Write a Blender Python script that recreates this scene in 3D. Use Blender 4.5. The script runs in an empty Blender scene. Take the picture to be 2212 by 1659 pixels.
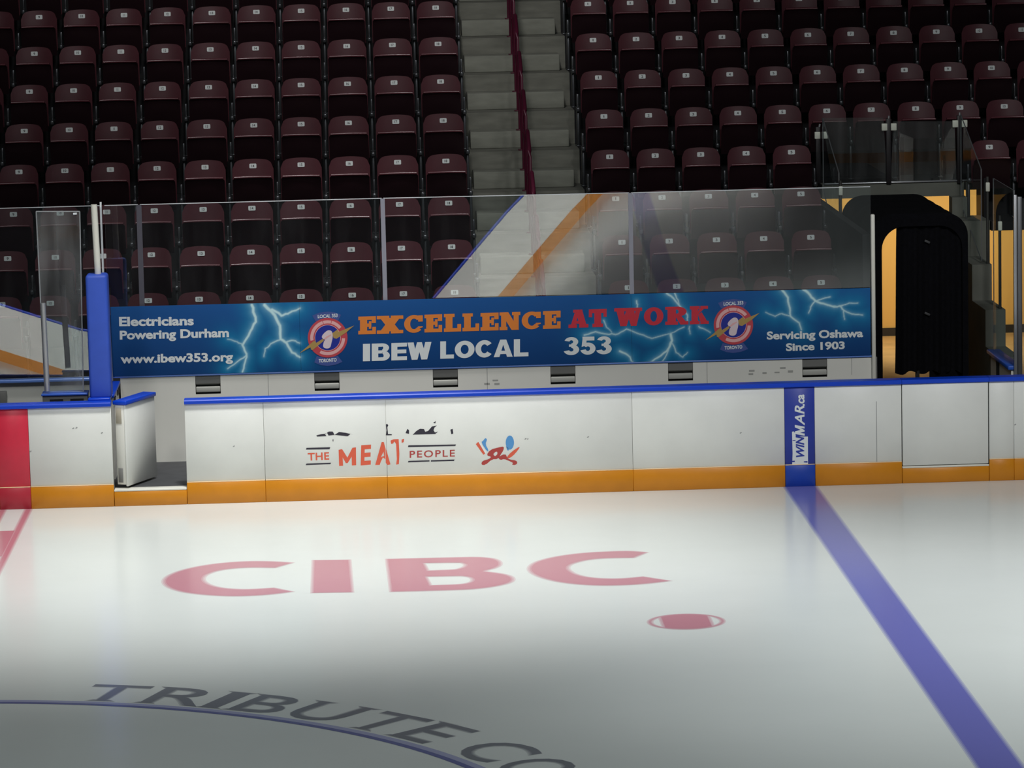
import bpy, bmesh, math, random
from mathutils import Vector, Matrix
random.seed(7)
S = bpy.context.scene
COL = S.collection
PW, PH = 2212.0, 1659.0

# ------------------------------------------------------------------ camera
CAM = (3.45372, -35.54923, 6.17)
YAW, PITCH, ROLL, FPX = 0.039249, -0.141789, -0.022443, 7984.67
_fw = Vector((math.sin(YAW)*math.cos(PITCH), math.cos(YAW)*math.cos(PITCH), math.sin(PITCH)))
_r = Vector((math.cos(YAW), -math.sin(YAW), 0)); _u = _r.cross(_fw)
_R = _r*math.cos(ROLL)+_u*math.sin(ROLL); _U = -_r*math.sin(ROLL)+_u*math.cos(ROLL)
cd = bpy.data.cameras.new('camera'); co = bpy.data.objects.new('camera', cd); COL.objects.link(co)
co.matrix_world = Matrix(((_R.x, _U.x, -_fw.x, CAM[0]), (_R.y, _U.y, -_fw.y, CAM[1]), (_R.z, _U.z, -_fw.z, CAM[2]), (0, 0, 0, 1)))
cd.sensor_fit = 'HORIZONTAL'; cd.sensor_width = 36; cd.lens = FPX*36/PW; cd.clip_end = 300
S.camera = co

# ------------------------------------------------------------------ world, lamps, exposure
w = bpy.data.worlds.new('arena_dark'); S.world = w; w.use_nodes = True
w.node_tree.nodes['Background'].inputs[0].default_value = (0.75, 0.9, 1.0, 1)
w.node_tree.nodes['Background'].inputs[1].default_value = 0.012
S.view_settings.view_transform = 'Standard'; S.view_settings.look = 'None'
S.view_settings.gamma = 1; S.view_settings.use_curve_mapping = False
S.view_settings.exposure = 0.0

def spot(name, loc, aim, power, angle, blend, radius, color=(1, 1, 1)):
    l = bpy.data.lights.new(name, 'SPOT'); l.energy = power; l.spot_size = math.radians(angle)
    l.spot_blend = blend; l.shadow_soft_size = radius; l.color = color
    o = bpy.data.objects.new(name, l); COL.objects.link(o); o.location = loc
    o.rotation_euler = (Vector(aim)-Vector(loc)).to_track_quat('-Z', 'Y').to_euler(); return o
def area(name, loc, aim, power, sx, sy, color=(1, 1, 1), spread=180):
    l = bpy.data.lights.new(name, 'AREA'); l.shape = 'RECTANGLE'; l.size = sx; l.size_y = sy; l.energy = power; l.color = color
    l.spread = math.radians(spread)
    o = bpy.data.objects.new(name, l); COL.objects.link(o); o.location = loc
    o.rotation_euler = (Vector(aim)-Vector(loc)).to_track_quat('-Z', 'Y').to_euler(); return o
spot('arena_lamp', (-2.0, -13.0, 11.5), (-1.0, -1.6, 0.2), 1500, 60, 1.0, 0.9, (1.0, 0.985, 0.95))
spot('arena_lamp', (10.5, -13.0, 11.5), (10.6, -1.6, 0.2), 3600, 64, 1.0, 0.9, (1.0, 0.99, 0.98))
spot('arena_lamp_bench', (3.1, -3.6, 12.5), (2.5, -2.9, 0.0), 6200, 54, 1.0, 0.7, (1.0, 1.0, 0.97))
spot('arena_lamp_front_row', (3.0, -0.5, 13.0), (3.0, 3.0, 1.6), 3900, 36, 1.0, 0.7, (1.0, 0.97, 0.95))
spot('arena_lamp_blue_line', (10.0, -8.4, 12.5), (10.0, -7.6, 0.0), 4000, 58, 1.0, 0.7, (0.96, 0.99, 1.0))
spot('arena_lamp_stand', (3.0, -7.0, 15.0), (3.4, 10.2, 5.2), 3600, 36, 1.0, 0.8, (1.0, 0.97, 0.95))
area('arena_lamp_general', (3.5, -14.0, 15.0), (3.5, -6, 0), 740, 10, 6, (0.93, 1.0, 1.0))
spot('near_board_fill', (6.5, -9.0, 6.0), (6.8, -26.0, 0.7), 22000, 27, 0.6, 0.6, (1, 1, 0.97))  # added spot, no real fixture; brightens the near boards mirrored in the glass
spot('near_board_fill', (-2.5, -9.0, 6.0), (-2.8, -26.0, 0.7), 22000, 27, 0.6, 0.6, (1, 1, 0.97))  # second added spot, for the near boards mirrored in the left pane
area('tunnel_lamp', (10.3, 8.3, 2.1), (10.4, 9.6, 0.6), 60, 3.2, 0.3, (1.0, 0.90, 0.66))

# ------------------------------------------------------------------ helpers
def at(px, py, Y):
    d = _fw+_R*((px-PW/2)/FPX)-_U*((py-PH/2)/FPX); t = (Y-CAM[1])/d.y
    return Vector(CAM)+d*t
def atz(px, py, Z):
    d = _fw+_R*((px-PW/2)/FPX)-_U*((py-PH/2)/FPX); t = (Z-CAM[2])/d.z
    return Vector(CAM)+d*t
def project(P):
    d = Vector(P)-Vector(CAM); z = d.dot(_fw)
    return PW/2+FPX*d.dot(_R)/z, PH/2-FPX*d.dot(_U)/z

def lin(c):
    f = lambda v: (v/255)/12.92 if v/255 <= 0.04045 else ((v/255+0.055)/1.055)**2.4
    return (f(c[0]), f(c[1]), f(c[2]), 1)
MATS = {}
def mat(name, rgb, rough=0.5, metal=0.0, spec=0.5, noise=0.0, nscale=8.0, bump=0.0, stretch=None, ior=None):
    if name in MATS: return MATS[name]
    m = bpy.data.materials.new(name); m.use_nodes = True; nt = m.node_tree; b = nt.nodes['Principled BSDF']
    c = lin(rgb)
    b.inputs['Base Color'].default_value = c; b.inputs['Roughness'].default_value = rough
    b.inputs['Metallic'].default_value = metal; b.inputs['Specular IOR Level'].default_value = spec
    if ior: b.inputs['IOR'].default_value = ior
    if noise or bump:
        tc = nt.nodes.new('ShaderNodeTexCoord'); mp = nt.nodes.new('ShaderNodeMapping'); n = nt.nodes.new('ShaderNodeTexNoise')
        n.inputs['Scale'].default_value = nscale; n.inputs['Detail'].default_value = 6
        if stretch: mp.inputs['Scale'].default_value = stretch
        nt.links.new(tc.outputs['Object'], mp.inputs[0]); nt.links.new(mp.outputs[0], n.inputs['Vector'])
        if noise:
            r = nt.nodes.new('ShaderNodeValToRGB')
            r.color_ramp.elements[0].position = 0.3; r.color_ramp.elements[1].position = 0.7
            k0 = 1-noise; k1 = 1+noise*0.6
            r.color_ramp.elements[0].color = tuple(min(1, v*k0) for v in c[:3])+(1,)
            r.color_ramp.elements[1].color = tuple(min(1, v*k1) for v in c[:3])+(1,)
            nt.links.new(n.outputs['Fac'], r.inputs[0]); nt.links.new(r.outputs[0], b.inputs['Base Color'])
        if bump:
            bp = nt.nodes.new('ShaderNodeBump'); bp.inputs['Strength'].default_value = bump; bp.inputs['Distance'].default_value = 0.01
            nt.links.new(n.outputs['Fac'], bp.inputs['Height']); nt.links.new(bp.outputs[0], b.inputs['Normal'])
    MATS[name] = m; return m

def ice_mat(name, rgb, noise=0.0):
    """glossy ice over paint: water-ice gloss with a faint long-wave surface ripple"""
    m = mat(name, rgb, rough=0.19, spec=0.5, ior=1.33, noise=noise, nscale=0.9)
    nt = m.node_tree; b = nt.nodes['Principled BSDF']
    tc = nt.nodes.new('ShaderNodeTexCoord'); mp = nt.nodes.new('ShaderNodeMapping'); n = nt.nodes.new('ShaderNodeTexNoise')
    mp.inputs['Scale'].default_value = (1.0, 1.0, 1.0); n.inputs['Scale'].default_value = 2.2; n.inputs['Detail'].default_value = 5
    bp = nt.nodes.new('ShaderNodeBump'); bp.inputs['Strength'].default_value = 0.10; bp.inputs['Distance'].default_value = 0.012
    nt.links.new(tc.outputs['Object'], mp.inputs[0]); nt.links.new(mp.outputs[0], n.inputs['Vector'])
    nt.links.new(n.outputs['Fac'], bp.inputs['Height']); nt.links.new(bp.outputs[0], b.inputs['Normal'])
    return m

def glass_mat(name, ior=1.9, haze=0.02, tint=(0.93, 0.96, 0.96)):
    if name in MATS: return MATS[name]
    m = bpy.data.materials.new(name); m.use_nodes = True; nt = m.node_tree
    for n in list(nt.nodes): nt.nodes.remove(n)
    out = nt.nodes.new('ShaderNodeOutputMaterial'); tr = nt.nodes.new('ShaderNodeBsdfTransparent'); gl = nt.nodes.new('ShaderNodeBsdfGlossy')
    df = nt.nodes.new('ShaderNodeBsdfDiffuse'); fr = nt.nodes.new('ShaderNodeFresnel'); mx = nt.nodes.new('ShaderNodeMixShader'); m2 = nt.nodes.new('ShaderNodeMixShader')
    tr.inputs[0].default_value = tint+(1,); gl.inputs['Roughness'].default_value = 0.0; gl.inputs[0].default_value = (1, 1, 1, 1)
    df.inputs[0].default_value = (0.8, 0.8, 0.82, 1); fr.inputs['IOR'].default_value = ior
    tc = nt.nodes.new('ShaderNodeTexCoord'); mp = nt.nodes.new('ShaderNodeMapping'); nz = nt.nodes.new('ShaderNodeTexNoise'); mr = nt.nodes.new('ShaderNodeMapRange')
    mp.inputs['Scale'].default_value = (3, 1, 0.5); mp.inputs['Rotation'].default_value = (0, 0.6, 0); nz.inputs['Scale'].default_value = 1.6; nz.inputs['Detail'].default_value = 4
    mr.inputs['From Min'].default_value = 0.45; mr.inputs['From Max'].default_value = 0.8; mr.inputs['To Min'].default_value = haze*0.5; mr.inputs['To Max'].default_value = haze*2.5
    nt.links.new(tc.outputs['Object'], mp.inputs[0]); nt.links.new(mp.outputs[0], nz.inputs['Vector']); nt.links.new(nz.outputs['Fac'], mr.inputs['Value'])
    nt.links.new(mr.outputs[0], m2.inputs[0]); nt.links.new(tr.outputs[0], m2.inputs[1]); nt.links.new(df.outputs[0], m2.inputs[2])
    ge = nt.nodes.new('ShaderNodeNewGeometry'); sb = nt.nodes.new('ShaderNodeMath'); sb.operation = 'SUBTRACT'; sb.inputs[0].default_value = 1
    ml = nt.nodes.new('ShaderNodeMath'); ml.operation = 'MULTIPLY'                 # the sheet mirrors once, at the face the ray enters by
    nt.links.new(ge.outputs['Backfacing'], sb.inputs[1]); nt.links.new(sb.outputs[0], ml.inputs[0]); nt.links.new(fr.outputs[0], ml.inputs[1]); nt.links.new(ml.outputs[0], mx.inputs[0]); nt.links.new(m2.outputs[0], mx.inputs[1]); nt.links.new(gl.outputs[0], mx.inputs[2])
    nt.links.new(mx.outputs[0], out.inputs[0]); MATS[name] = m; return m

class MB:
    """collects shapes, then links them as ONE mesh object"""
    def __init__(s): s.v = []; s.f = []; s.m = []; s.sm = []
    def add(s, vs, fs, mi=0, smooth=False):
        o = len(s.v); s.v += [tuple(v) for v in vs]
        for f in fs: s.f.append(tuple(i+o for i in f)); s.m.append(mi); s.sm.append(smooth)
        return s
    def box(s, x0, x1, y0, y1, z0, z1, mi=0, M=None):
        vs = [(x0, y0, z0), (x1, y0, z0), (x1, y1, z0), (x0, y1, z0), (x0, y0, z1), (x1, y0, z1), (x1, y1, z1), (x0, y1, z1)]
        if M: vs = [M @ Vector(v) for v in vs]
        return s.add(vs, [(0, 3, 2, 1), (4, 5, 6, 7), (0, 1, 5, 4), (1, 2, 6, 5), (2, 3, 7, 6), (3, 0, 4, 7)], mi)
    def bbox(s, x0, x1, y0, y1, z0, z1, bev=0.01, mi=0, M=None, seg=2):
        bm = bmesh.new(); bmesh.ops.create_cube(bm, size=1)
        for v in bm.verts: v.co = Vector((x0+(v.co.x+.5)*(x1-x0), y0+(v.co.y+.5)*(y1-y0), z0+(v.co.z+.5)*(z1-z0)))
        bmesh.ops.bevel(bm, geom=bm.edges[:], offset=bev, segments=seg, affect='EDGES', profile=0.5)
        if M: bmesh.ops.transform(bm, matrix=M, verts=bm.verts[:])
        bm.verts.index_update()
        s.add([v.co for v in bm.verts], [[v.index for v in f.verts] for f in bm.faces], mi, True); bm.free(); return s
    def tube(s, pts, r, n=8, mi=0, cap=True):
        pts = [Vector(p) for p in pts]; rings = []
        for i, p in enumerate(pts):
            a = pts[max(i-1, 0)]; b = pts[min(i+1, len(pts)-1)]; t = (b-a).normalized()
            q = Vector((0, 0, 1)) if abs(t.z) < 0.9 else Vector((1, 0, 0))
            e = t.cross(q).normalized(); g = t.cross(e)
            rings.append([p+e*(r*math.cos(2*math.pi*k/n))+g*(r*math.sin(2*math.pi*k/n)) for k in range(n)])
        vs = [v for ri in rings for v in ri]; fs = []
        for i in range(len(rings)-1):
            for k in range(n): fs.append((i*n+k, i*n+(k+1) % n, (i+1)*n+(k+1) % n, (i+1)*n+k))
        if cap: fs += [tuple(range(n-1, -1, -1)), tuple((len(rings)-1)*n+k for k in range(n))]
        return s.add(vs, fs, mi, True)
    def prism(s, poly, axis, a, b, mi=0):
        """extrude a 2D outline along an axis: 'x' (y,z), 'y' (x,z), 'z' (x,y)"""
        def P(p, t): return {'x': (t, p[0], p[1]), 'y': (p[0], t, p[1]), 'z': (p[0], p[1], t)}[axis]
        n = len(poly); vs = [P(p, a) for p in poly]+[P(p, b) for p in poly]
        fs = [tuple(range(n)), tuple(range(2*n-1, n-1, -1))]+[(i, (i+1) % n, n+(i+1) % n, n+i) for i in range(n)]
        return s.add(vs, fs, mi)
    def build(s, name, mats, parent=None, loc=None):
        me = bpy.data.meshes.new(name); me.from_pydata(s.v, [], s.f)
        if not isinstance(mats, (list, tuple)): mats = [mats]
        for m in mats: me.materials.append(m)
        me.polygons.foreach_set('material_index', s.m); me.polygons.foreach_set('use_smooth', s.sm)
        bm = bmesh.new(); bm.from_mesh(me)
        if 'glass' in name or 'pane' in name: bmesh.ops.remove_doubles(bm, verts=bm.verts[:], dist=1e-5)
        bmesh.ops.recalc_face_normals(bm, faces=bm.faces[:]); bm.to_mesh(me); bm.free()
        if any(s.sm):
            try: me.set_sharp_from_angle(angle=math.radians(50))
            except Exception: pass
        me.update(); o = bpy.data.objects.new(name, me); COL.objects.link(o)
        if parent: o.parent = parent; o.matrix_parent_inverse = parent.matrix_basis.inverted() if loc is None else Matrix()
        if loc is not None: o.location = loc
        return o
def tag(o, label, cat, group=None):
    o['label'] = label; o['category'] = cat
    if group: o['group'] = group
    return o
def empty(name, loc, label=None, cat=None, group=None):
    o = bpy.data.objects.new(name, None); COL.objects.link(o); o.location = loc; o.empty_display_size = 0.1
    if label: tag(o, label, cat, group)
    return o
def struct(o): o['kind'] = 'structure'; return o

def curve_mesh(cu):
    o = bpy.data.objects.new('tmp', cu); COL.objects.link(o); bpy.context.view_layer.update()
    me = bpy.data.meshes.new_from_object(o.evaluated_get(bpy.context.evaluated_depsgraph_get()))
    bpy.data.objects.remove(o)
    vs = [v.co.copy() for v in me.vertices]; fs = [tuple(p.vertices) for p in me.polygons]; bpy.data.meshes.remove(me)
    return vs, fs
def text2d(s, offset=0.0, shear=0.0, space=1.0):
    """flat glyph mesh normalised to the unit box"""
    cu = bpy.data.curves.new('t', 'FONT'); cu.body = s; cu.offset = offset; cu.shear = shear; cu.space_character = space; cu.resolution_u = 4
    vs, fs = curve_mesh(cu); bpy.data.curves.remove(cu)
    x0 = min(v.x for v in vs); x1 = max(v.x for v in vs); y0 = min(v.y for v in vs); y1 = max(v.y for v in vs)
    return [((v.x-x0)/(x1-x0), (v.y-y0)/(y1-y0)) for v in vs], fs
def fill2d(loops, off=0.0):
    """even-odd filled outline"""
    cu = bpy.data.curves.new('p', 'CURVE'); cu.dimensions = '2D'; cu.fill_mode = 'BOTH'; cu.offset = off
    for L in loops:
        sp = cu.splines.new('POLY'); sp.points.add(len(L)-1); sp.use_cyclic_u = True
        for p, q in zip(sp.points, L): p.co = (q[0], q[1], 0, 1)
    vs, fs = curve_mesh(cu); bpy.data.curves.remove(cu)
    return [(v.x, v.y) for v in vs], fs
from mathutils.geometry import delaunay_2d_cdt
def union2d(polys):
    """merge overlapping flat outlines into one clean sheet"""
    vs, fs = [], []
    for p in polys:
        A = sum(p[i][0]*p[(i+1) % len(p)][1]-p[(i+1) % len(p)][0]*p[i][1] for i in range(len(p)))
        if abs(A) < 1e-7: continue
        if A < 0: p = list(reversed(p))
        fs.append(list(range(len(vs), len(vs)+len(p)))); vs += [Vector((q[0], q[1])) for q in p]
    r = delaunay_2d_cdt(vs, [], fs, 0, 1e-5)
    return [tuple(v) for v in r[0]], [tuple(f) for f, src in zip(r[2], r[5]) if len(src)]
def quad_map(bl, br, tl):
    return lambda p: bl+(br-bl)*p[0]+(tl-bl)*p[1]
def lay(mb, pts, fs, fn, mi=0): mb.add([fn(p) for p in pts], fs, mi)
def ell(cx, cy, rx, ry, a0=0, a1=360, n=24): return [(cx+rx*math.cos(math.radians(a0+(a1-a0)*i/n)), cy+ry*math.sin(math.radians(a0+(a1-a0)*i/n))) for i in range(n+(0 if a1-a0 == 360 else 1))]

ORD = ['zeroth', 'first', 'second', 'third', 'fourth', 'fifth', 'sixth', 'seventh', 'eighth', 'ninth', 'tenth', 'eleventh', 'twelfth']

# ------------------------------------------------------------------ materials
WHITE = mat('board_white', (228, 229, 225), 0.42, spec=0.3, noise=0.035, nscale=3.0)
WALLW = mat('bench_wall_white', (222, 221, 214), 0.5, noise=0.03, nscale=2.0)
ORANGE = mat('kick_orange', (208, 132, 18), 0.42, noise=0.06, nscale=5.0)
BLUE = mat('cap_blue', (8, 64, 196), 0.36, spec=0.35)
PAD = mat('pad_blue', (50, 84, 190), 0.55, noise=0.05)
STRIPEB = mat('stripe_blue', (40, 60, 160), 0.45, noise=0.04)
STRIPER = mat('stripe_red', (212, 44, 70), 0.42, noise=0.06, nscale=9)
EDGE = mat('kick_edge_glint', (246, 214, 170), 0.3)  # pale colour paints in the light caught by the kick plate's top bevel
ALU = mat('aluminium', (190, 192, 196), 0.35, metal=0.7)
ALUW = mat('aluminium_white', (226, 224, 214), 0.4)
GREYM = mat('recess_grey', (120, 120, 118), 0.55)
LGREY = mat('tray_grey', (172, 172, 166), 0.5)
BLACK = mat('black_gap', (10, 10, 12), 0.7)
FABRIC = mat('black_fabric', (13, 13, 17), 0.95, spec=0.1, noise=0.3, nscale=30)
RUBBER = mat('bench_rubber', (62, 63, 66), 0.8, noise=0.2, nscale=6)
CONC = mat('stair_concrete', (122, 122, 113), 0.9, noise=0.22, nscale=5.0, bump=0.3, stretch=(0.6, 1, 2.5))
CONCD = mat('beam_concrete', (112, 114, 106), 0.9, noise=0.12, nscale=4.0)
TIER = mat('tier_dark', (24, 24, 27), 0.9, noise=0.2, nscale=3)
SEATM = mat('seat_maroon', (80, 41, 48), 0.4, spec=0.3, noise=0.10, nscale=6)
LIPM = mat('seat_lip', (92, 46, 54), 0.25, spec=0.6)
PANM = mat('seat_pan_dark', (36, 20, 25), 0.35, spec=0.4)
STEEL = mat('standard_steel', (96, 98, 102), 0.3, metal=0.7)
RAILM = mat('rail_maroon', (84, 22, 46), 0.4)
PLATE = mat('plate_white', (222, 226, 226), 0.5)
INK = mat('ink_dark', (40, 40, 44), 0.6)
AMBER = mat('tunnel_amber', (226, 178, 98), 0.7, noise=0.05, nscale=2, stretch=(4, 1, 0.5))
AMBERF = mat('tunnel_floor', (196, 160, 106), 0.7, noise=0.15, nscale=4)
RIM_PALE = mat('pane_edge', (214, 218, 222), 0.35)  # whitish tone paints in the bright line of light along acrylic edges
CLEARJ = mat('joint_strip', (150, 150, 162), 0.3)
GLASS = glass_mat('rink_glass', 2.3, 0.005)
GLASS2 = glass_mat('rail_glass', 2.0, 0.02, (0.85, 0.88, 0.87))
GLASS4 = glass_mat('divider_glass', 1.035, 0.01)
GLASS3 = glass_mat('screen_glass', 1.16, 0.04, (0.9, 0.93, 0.93))
T_WHITE = mat('print_white', (226, 231, 232), 0.5)
T_ORANGE = mat('print_orange', (228, 132, 52), 0.5)
T_RED = mat('print_red', (206, 44, 62), 0.5)
T_BLACK = mat('decal_black', (44, 40, 54), 0.5)
T_MEAT = mat('decal_orange_red', (216, 92, 66), 0.5)
T_CLAW = mat('decal_dark_red', (170, 62, 58), 0.5)
T_SKY = mat('decal_blue', (82, 146, 204), 0.5)
G_RING = mat('emblem_red', (196, 70, 80), 0.5); G_RIM = mat('emblem_pink', (232, 178, 178), 0.5)
G_BLUE = mat('emblem_blue', (28, 44, 150), 0.5); G_NAVY = mat('emblem_navy', (66, 84, 150), 0.5); G_GOLD = mat('emblem_gold', (178, 146, 84), 0.5)
G_FIST = mat('emblem_fist', (226, 208, 214), 0.5)
ICE = ice_mat('ice_white', (222, 227, 224), 0.02)
ICE_RGB = (222, 227, 224)
def ice_paints(name, rgb):
    """paint frozen under the sheet: its rim is clouded by the ice in three steps"""
    return [ice_mat('%s_%d' % (name, i), tuple(int(a*(1-f)+b*f) for a, b in zip(ICE_RGB, rgb))) for i, f in enumerate((.28, .52, .77, 1.0))]
ICE_RED = ice_paints('ice_red', (194, 130, 143)); ICE_BLUE = ice_paints('ice_blue', (114, 116, 192)); ICE_GREY = ice_paints('ice_grey', (126, 130, 137)); ICE_RING = ice_mat('ice_ring', (108, 114, 164)); ICE_LILAC = ice_mat('ice_ring_light', (168, 172, 204))

# ================================================================== ICE
floor = struct(MB().box(-22, 28, -26, 0.02, -0.06, 0).build('floor', ICE))
def ice_paint(name, mb, m):
    return mb.build(name, m, floor)
ZP = 0.0012
def flat(pts): return [(p[0], p[1], ZP) for p in pts]
BX = 7.498
FE = (.024, .010, -.004, -.018)                                  # feather offsets of the four paint steps
ZL = lambda k: .0004+.0003*k
mb = MB()
def rect(mb, x0, x1, y0, y1, z=ZP, mi=0): mb.add([(x0, y0, z), (x1, y0, z), (x1, y1, z), (x0, y1, z)], [(0, 1, 2, 3)], mi)
for k in range(4): rect(mb, BX-FE[k]*.8, BX+.305+FE[k]*.8, -25.9, 0, ZL(k), k)
ice_paint('blue_line', mb, ICE_BLUE)
mb = MB()
for k in range(4):
    e = FE[k]*.6
    rect(mb, .095-e, .155+e, -25.9, 0, ZL(k), k); rect(mb, -.155-e, -.095+e, -25.9, 0, ZL(k), k)
    y = -1.18
    while y > -25: rect(mb, -.095, .095, y-1.3-e, y+e, ZL(k), k); y -= 2.5
ice_paint('centre_red_line', mb, ICE_RED)
dc = (BX-1.524, -6.248); mb = MB()                               # neutral-zone spot: two chords leave white ends inside a red ring
for k in range(4):
    e = FE[k]*.7; ro, ri = .305+e, .282-e
    if ri < ro: mb.add([(p[0], p[1], ZL(k)) for p in ell(dc[0], dc[1], ro, ro, n=64)+ell(dc[0], dc[1], ri, ri, n=64)], [(i, (i+1) % 64, 64+(i+1) % 64, 64+i) for i in range(64)], k)
    mid = [p for p in ell(dc[0], dc[1], .29+min(e, .01), .29+min(e, .01), n=180) if abs(p[0]-dc[0]) < .20+e]
    mb.add([(p[0], p[1], ZL(k)+.0001) for p in mid], [tuple(range(len(mid)))], k)
ice_paint('faceoff_dot', mb, ICE_RED)
CC = (0.0, -12.954)
mb = MB(); n = 160
for (r0, r1, mi, z) in ((4.545, 4.60, 0, ZP), (4.60, 4.665, 1, ZP)):
    vs = []
    for i in range(n): a = 2*math.pi*i/n; vs += [(CC[0]+r0*math.sin(a), CC[1]+r0*math.cos(a), z), (CC[0]+r1*math.sin(a), CC[1]+r1*math.cos(a), z)]
    mb.add(vs, [(2*i, 2*i+1, (2*i+3) % (2*n), (2*i+2) % (2*n)) for i in range(n)], mi)
ice_paint('centre_circle', mb, [ICE_RING, ICE_LILAC])
TF = ((.024, 1.02), (.015, 1.01), (.006, 1.0), (-.003, .99))       # glyph weight and spread of the four paint steps
mb = MB()
for ch, a0, a1 in (('T', 14.6, 19.8), ('R', 21.0, 26.8), ('I', 27.1, 28.8), ('B', 29.9, 34.6), ('U', 35.6, 41.0), ('T', 42.4, 47.7), ('E', 48.7, 53.2), ('C', 56.6, 62.2), ('O', 63.2, 68.6)):
    for k in range(4):
        pts, fs = text2d(ch, TF[k][0]); q = TF[k][1]
        P = lambda a, v: (CC[0]+(4.70+.53*(.5+(v-.5)*q))*math.sin(math.radians(a)), CC[1]+(4.70+.53*(.5+(v-.5)*q))*math.cos(math.radians(a)), ZL(k))
        am, ah = (a0+a1)/2, (a1-a0)*q
        polys = [[(am+ah*(pts[i][0]-.5), pts[i][1]*6) for i in f] for f in fs]
        def serif(ac, v0, v1, hw=1.0):                            # small flared serifs
            h2 = hw*(1+.12*(1.5-k)); t_ = .012*(1.5-k)*(1 if v1 > v0 else -1)
            polys.append([(a, v*6) for a, v in ((ac-h2, v0-t_), (ac+h2, v0-t_), (ac+h2*.6, v1+t_), (ac-h2*.6, v1+t_))])
        if ch in 'TI': serif(am, 0, .06, 1.3)
        if ch in 'I': serif(am, 1, .94, 1.3)
        if ch in 'RBE': serif(a0+.5, 0, .06); serif(a0+.5, 1, .94)
        if ch == 'U': serif(a0+.5, 1, .94, 1.1); serif(a1-.5, 1, .94, 1.1)
        U, F = union2d(polys); lay(mb, U, F, lambda p: P(p[0], p[1]/6), k)
ice_paint('ice_lettering', mb, ICE_GREY)
z5 = lambda L: [(x/2.765+200, y/2.765+1100) for x, y in L]
z6 = lambda L: [(x/2.765+1000, y/2.765+1100) for x, y in L]
def smooth_loop(L, it=2):
    for _ in range(it): L = [q for i in range(len(L)) for q in ((L[i][0]*.75+L[(i+1) % len(L)][0]*.25, L[i][1]*.75+L[(i+1) % len(L)][1]*.25), (L[i][0]*.25+L[(i+1) % len(L)][0]*.75, L[i][1]*.25+L[(i+1) % len(L)][1]*.75))]
    return L
c1 = z5([(1195, 320), (1100, 313), (950, 310), (800, 318), (650, 337), (520, 367), (445, 400), (420, 432), (445, 464), (520, 492), (650, 511), (830, 521), (1000, 515), (1120, 503), (1195, 492), (1080, 470), (1000, 476), (900, 480), (790, 474), (710, 458), (665, 434), (658, 412), (680, 390), (740, 368), (830, 354), (950, 347), (1090, 350)])
li = z5([(1318, 305), (1535, 302), (1552, 496), (1312, 500)])
b0 = z5([(1757, 298)])+z6([(-10, 287), (90, 286), (160, 291), (205, 302), (226, 320), (215, 345), (130, 368), (130, 372), (240, 386), (290, 402), (303, 422), (280, 440), (220, 456), (130, 471), (0, 482)])+z5([(1782, 493)])
b1 = z5([(1978, 322), (2150, 319)])+z6([(-10, 320), (20, 330), (10, 345), (-30, 358), (-60, 362)])+z5([(2003, 367)])
b2 = z5([(1992, 403), (2180, 399)])+z6([(0, 399), (50, 407), (64, 425), (40, 440), (-20, 450)])+z5([(2018, 455)])
c2 = z6([(1100, 258), (1010, 250), (900, 251), (700, 262), (540, 285), (430, 315), (390, 350), (410, 385), (500, 420), (620, 443), (780, 456), (950, 455), (1100, 445), (1240, 428), (1075, 403), (980, 413), (880, 416), (760, 410), (670, 390), (628, 362), (624, 345), (650, 325), (740, 302), (850, 292), (1020, 290)])
def smooth_keep(L, it=3):
    """round a traced outline but keep its real corners"""
    for _ in range(it):
        out = []; n = len(L)
        for i in range(n):
            a, b, c = Vector(L[i-1]), Vector(L[i]), Vector(L[(i+1) % n]); u, v = b-a, c-b
            if u.length > 1e-9 and v.length > 1e-9 and u.angle(v) > math.radians(38): out.append(tuple(b))
            else: out += [tuple(b-(b-a)*.25), tuple(b+(c-b)*.25)]
        L = out
    return L
mb = MB()
for loops in ([c1], [li], [b0, b1, b2], [c2]):
    L2 = [smooth_keep([(atz(p[0], p[1], 0).x, atz(p[0], p[1], 0).y) for p in L]) for L in loops]
    for k in range(4):
        L3 = []
        for li_, L in enumerate(L2):                              # grow or shrink the outline along its own normals
            n = len(L); A = sum(L[i][0]*L[(i+1) % n][1]-L[(i+1) % n][0]*L[i][1] for i in range(n)); sg = (1 if A > 0 else -1)*(1 if li_ == 0 else -1); M = []
            for i in range(n):
                a, b, c = Vector(L[i-1]), Vector(L[i]), Vector(L[(i+1) % n]); d = ((b-a).normalized()+(c-b).normalized())
                if d.length < .3: M.append(L[i]); continue
                d.normalize(); M.append((b.x+d.y*FE[k]*sg, b.y-d.x*FE[k]*sg))
            L3.append(M)
        pts, fs = fill2d(L3); lay(mb, pts, fs, lambda p: (p[0], p[1], ZL(k)), k)
ice_paint('ice_lettering', mb, ICE_RED)

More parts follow.
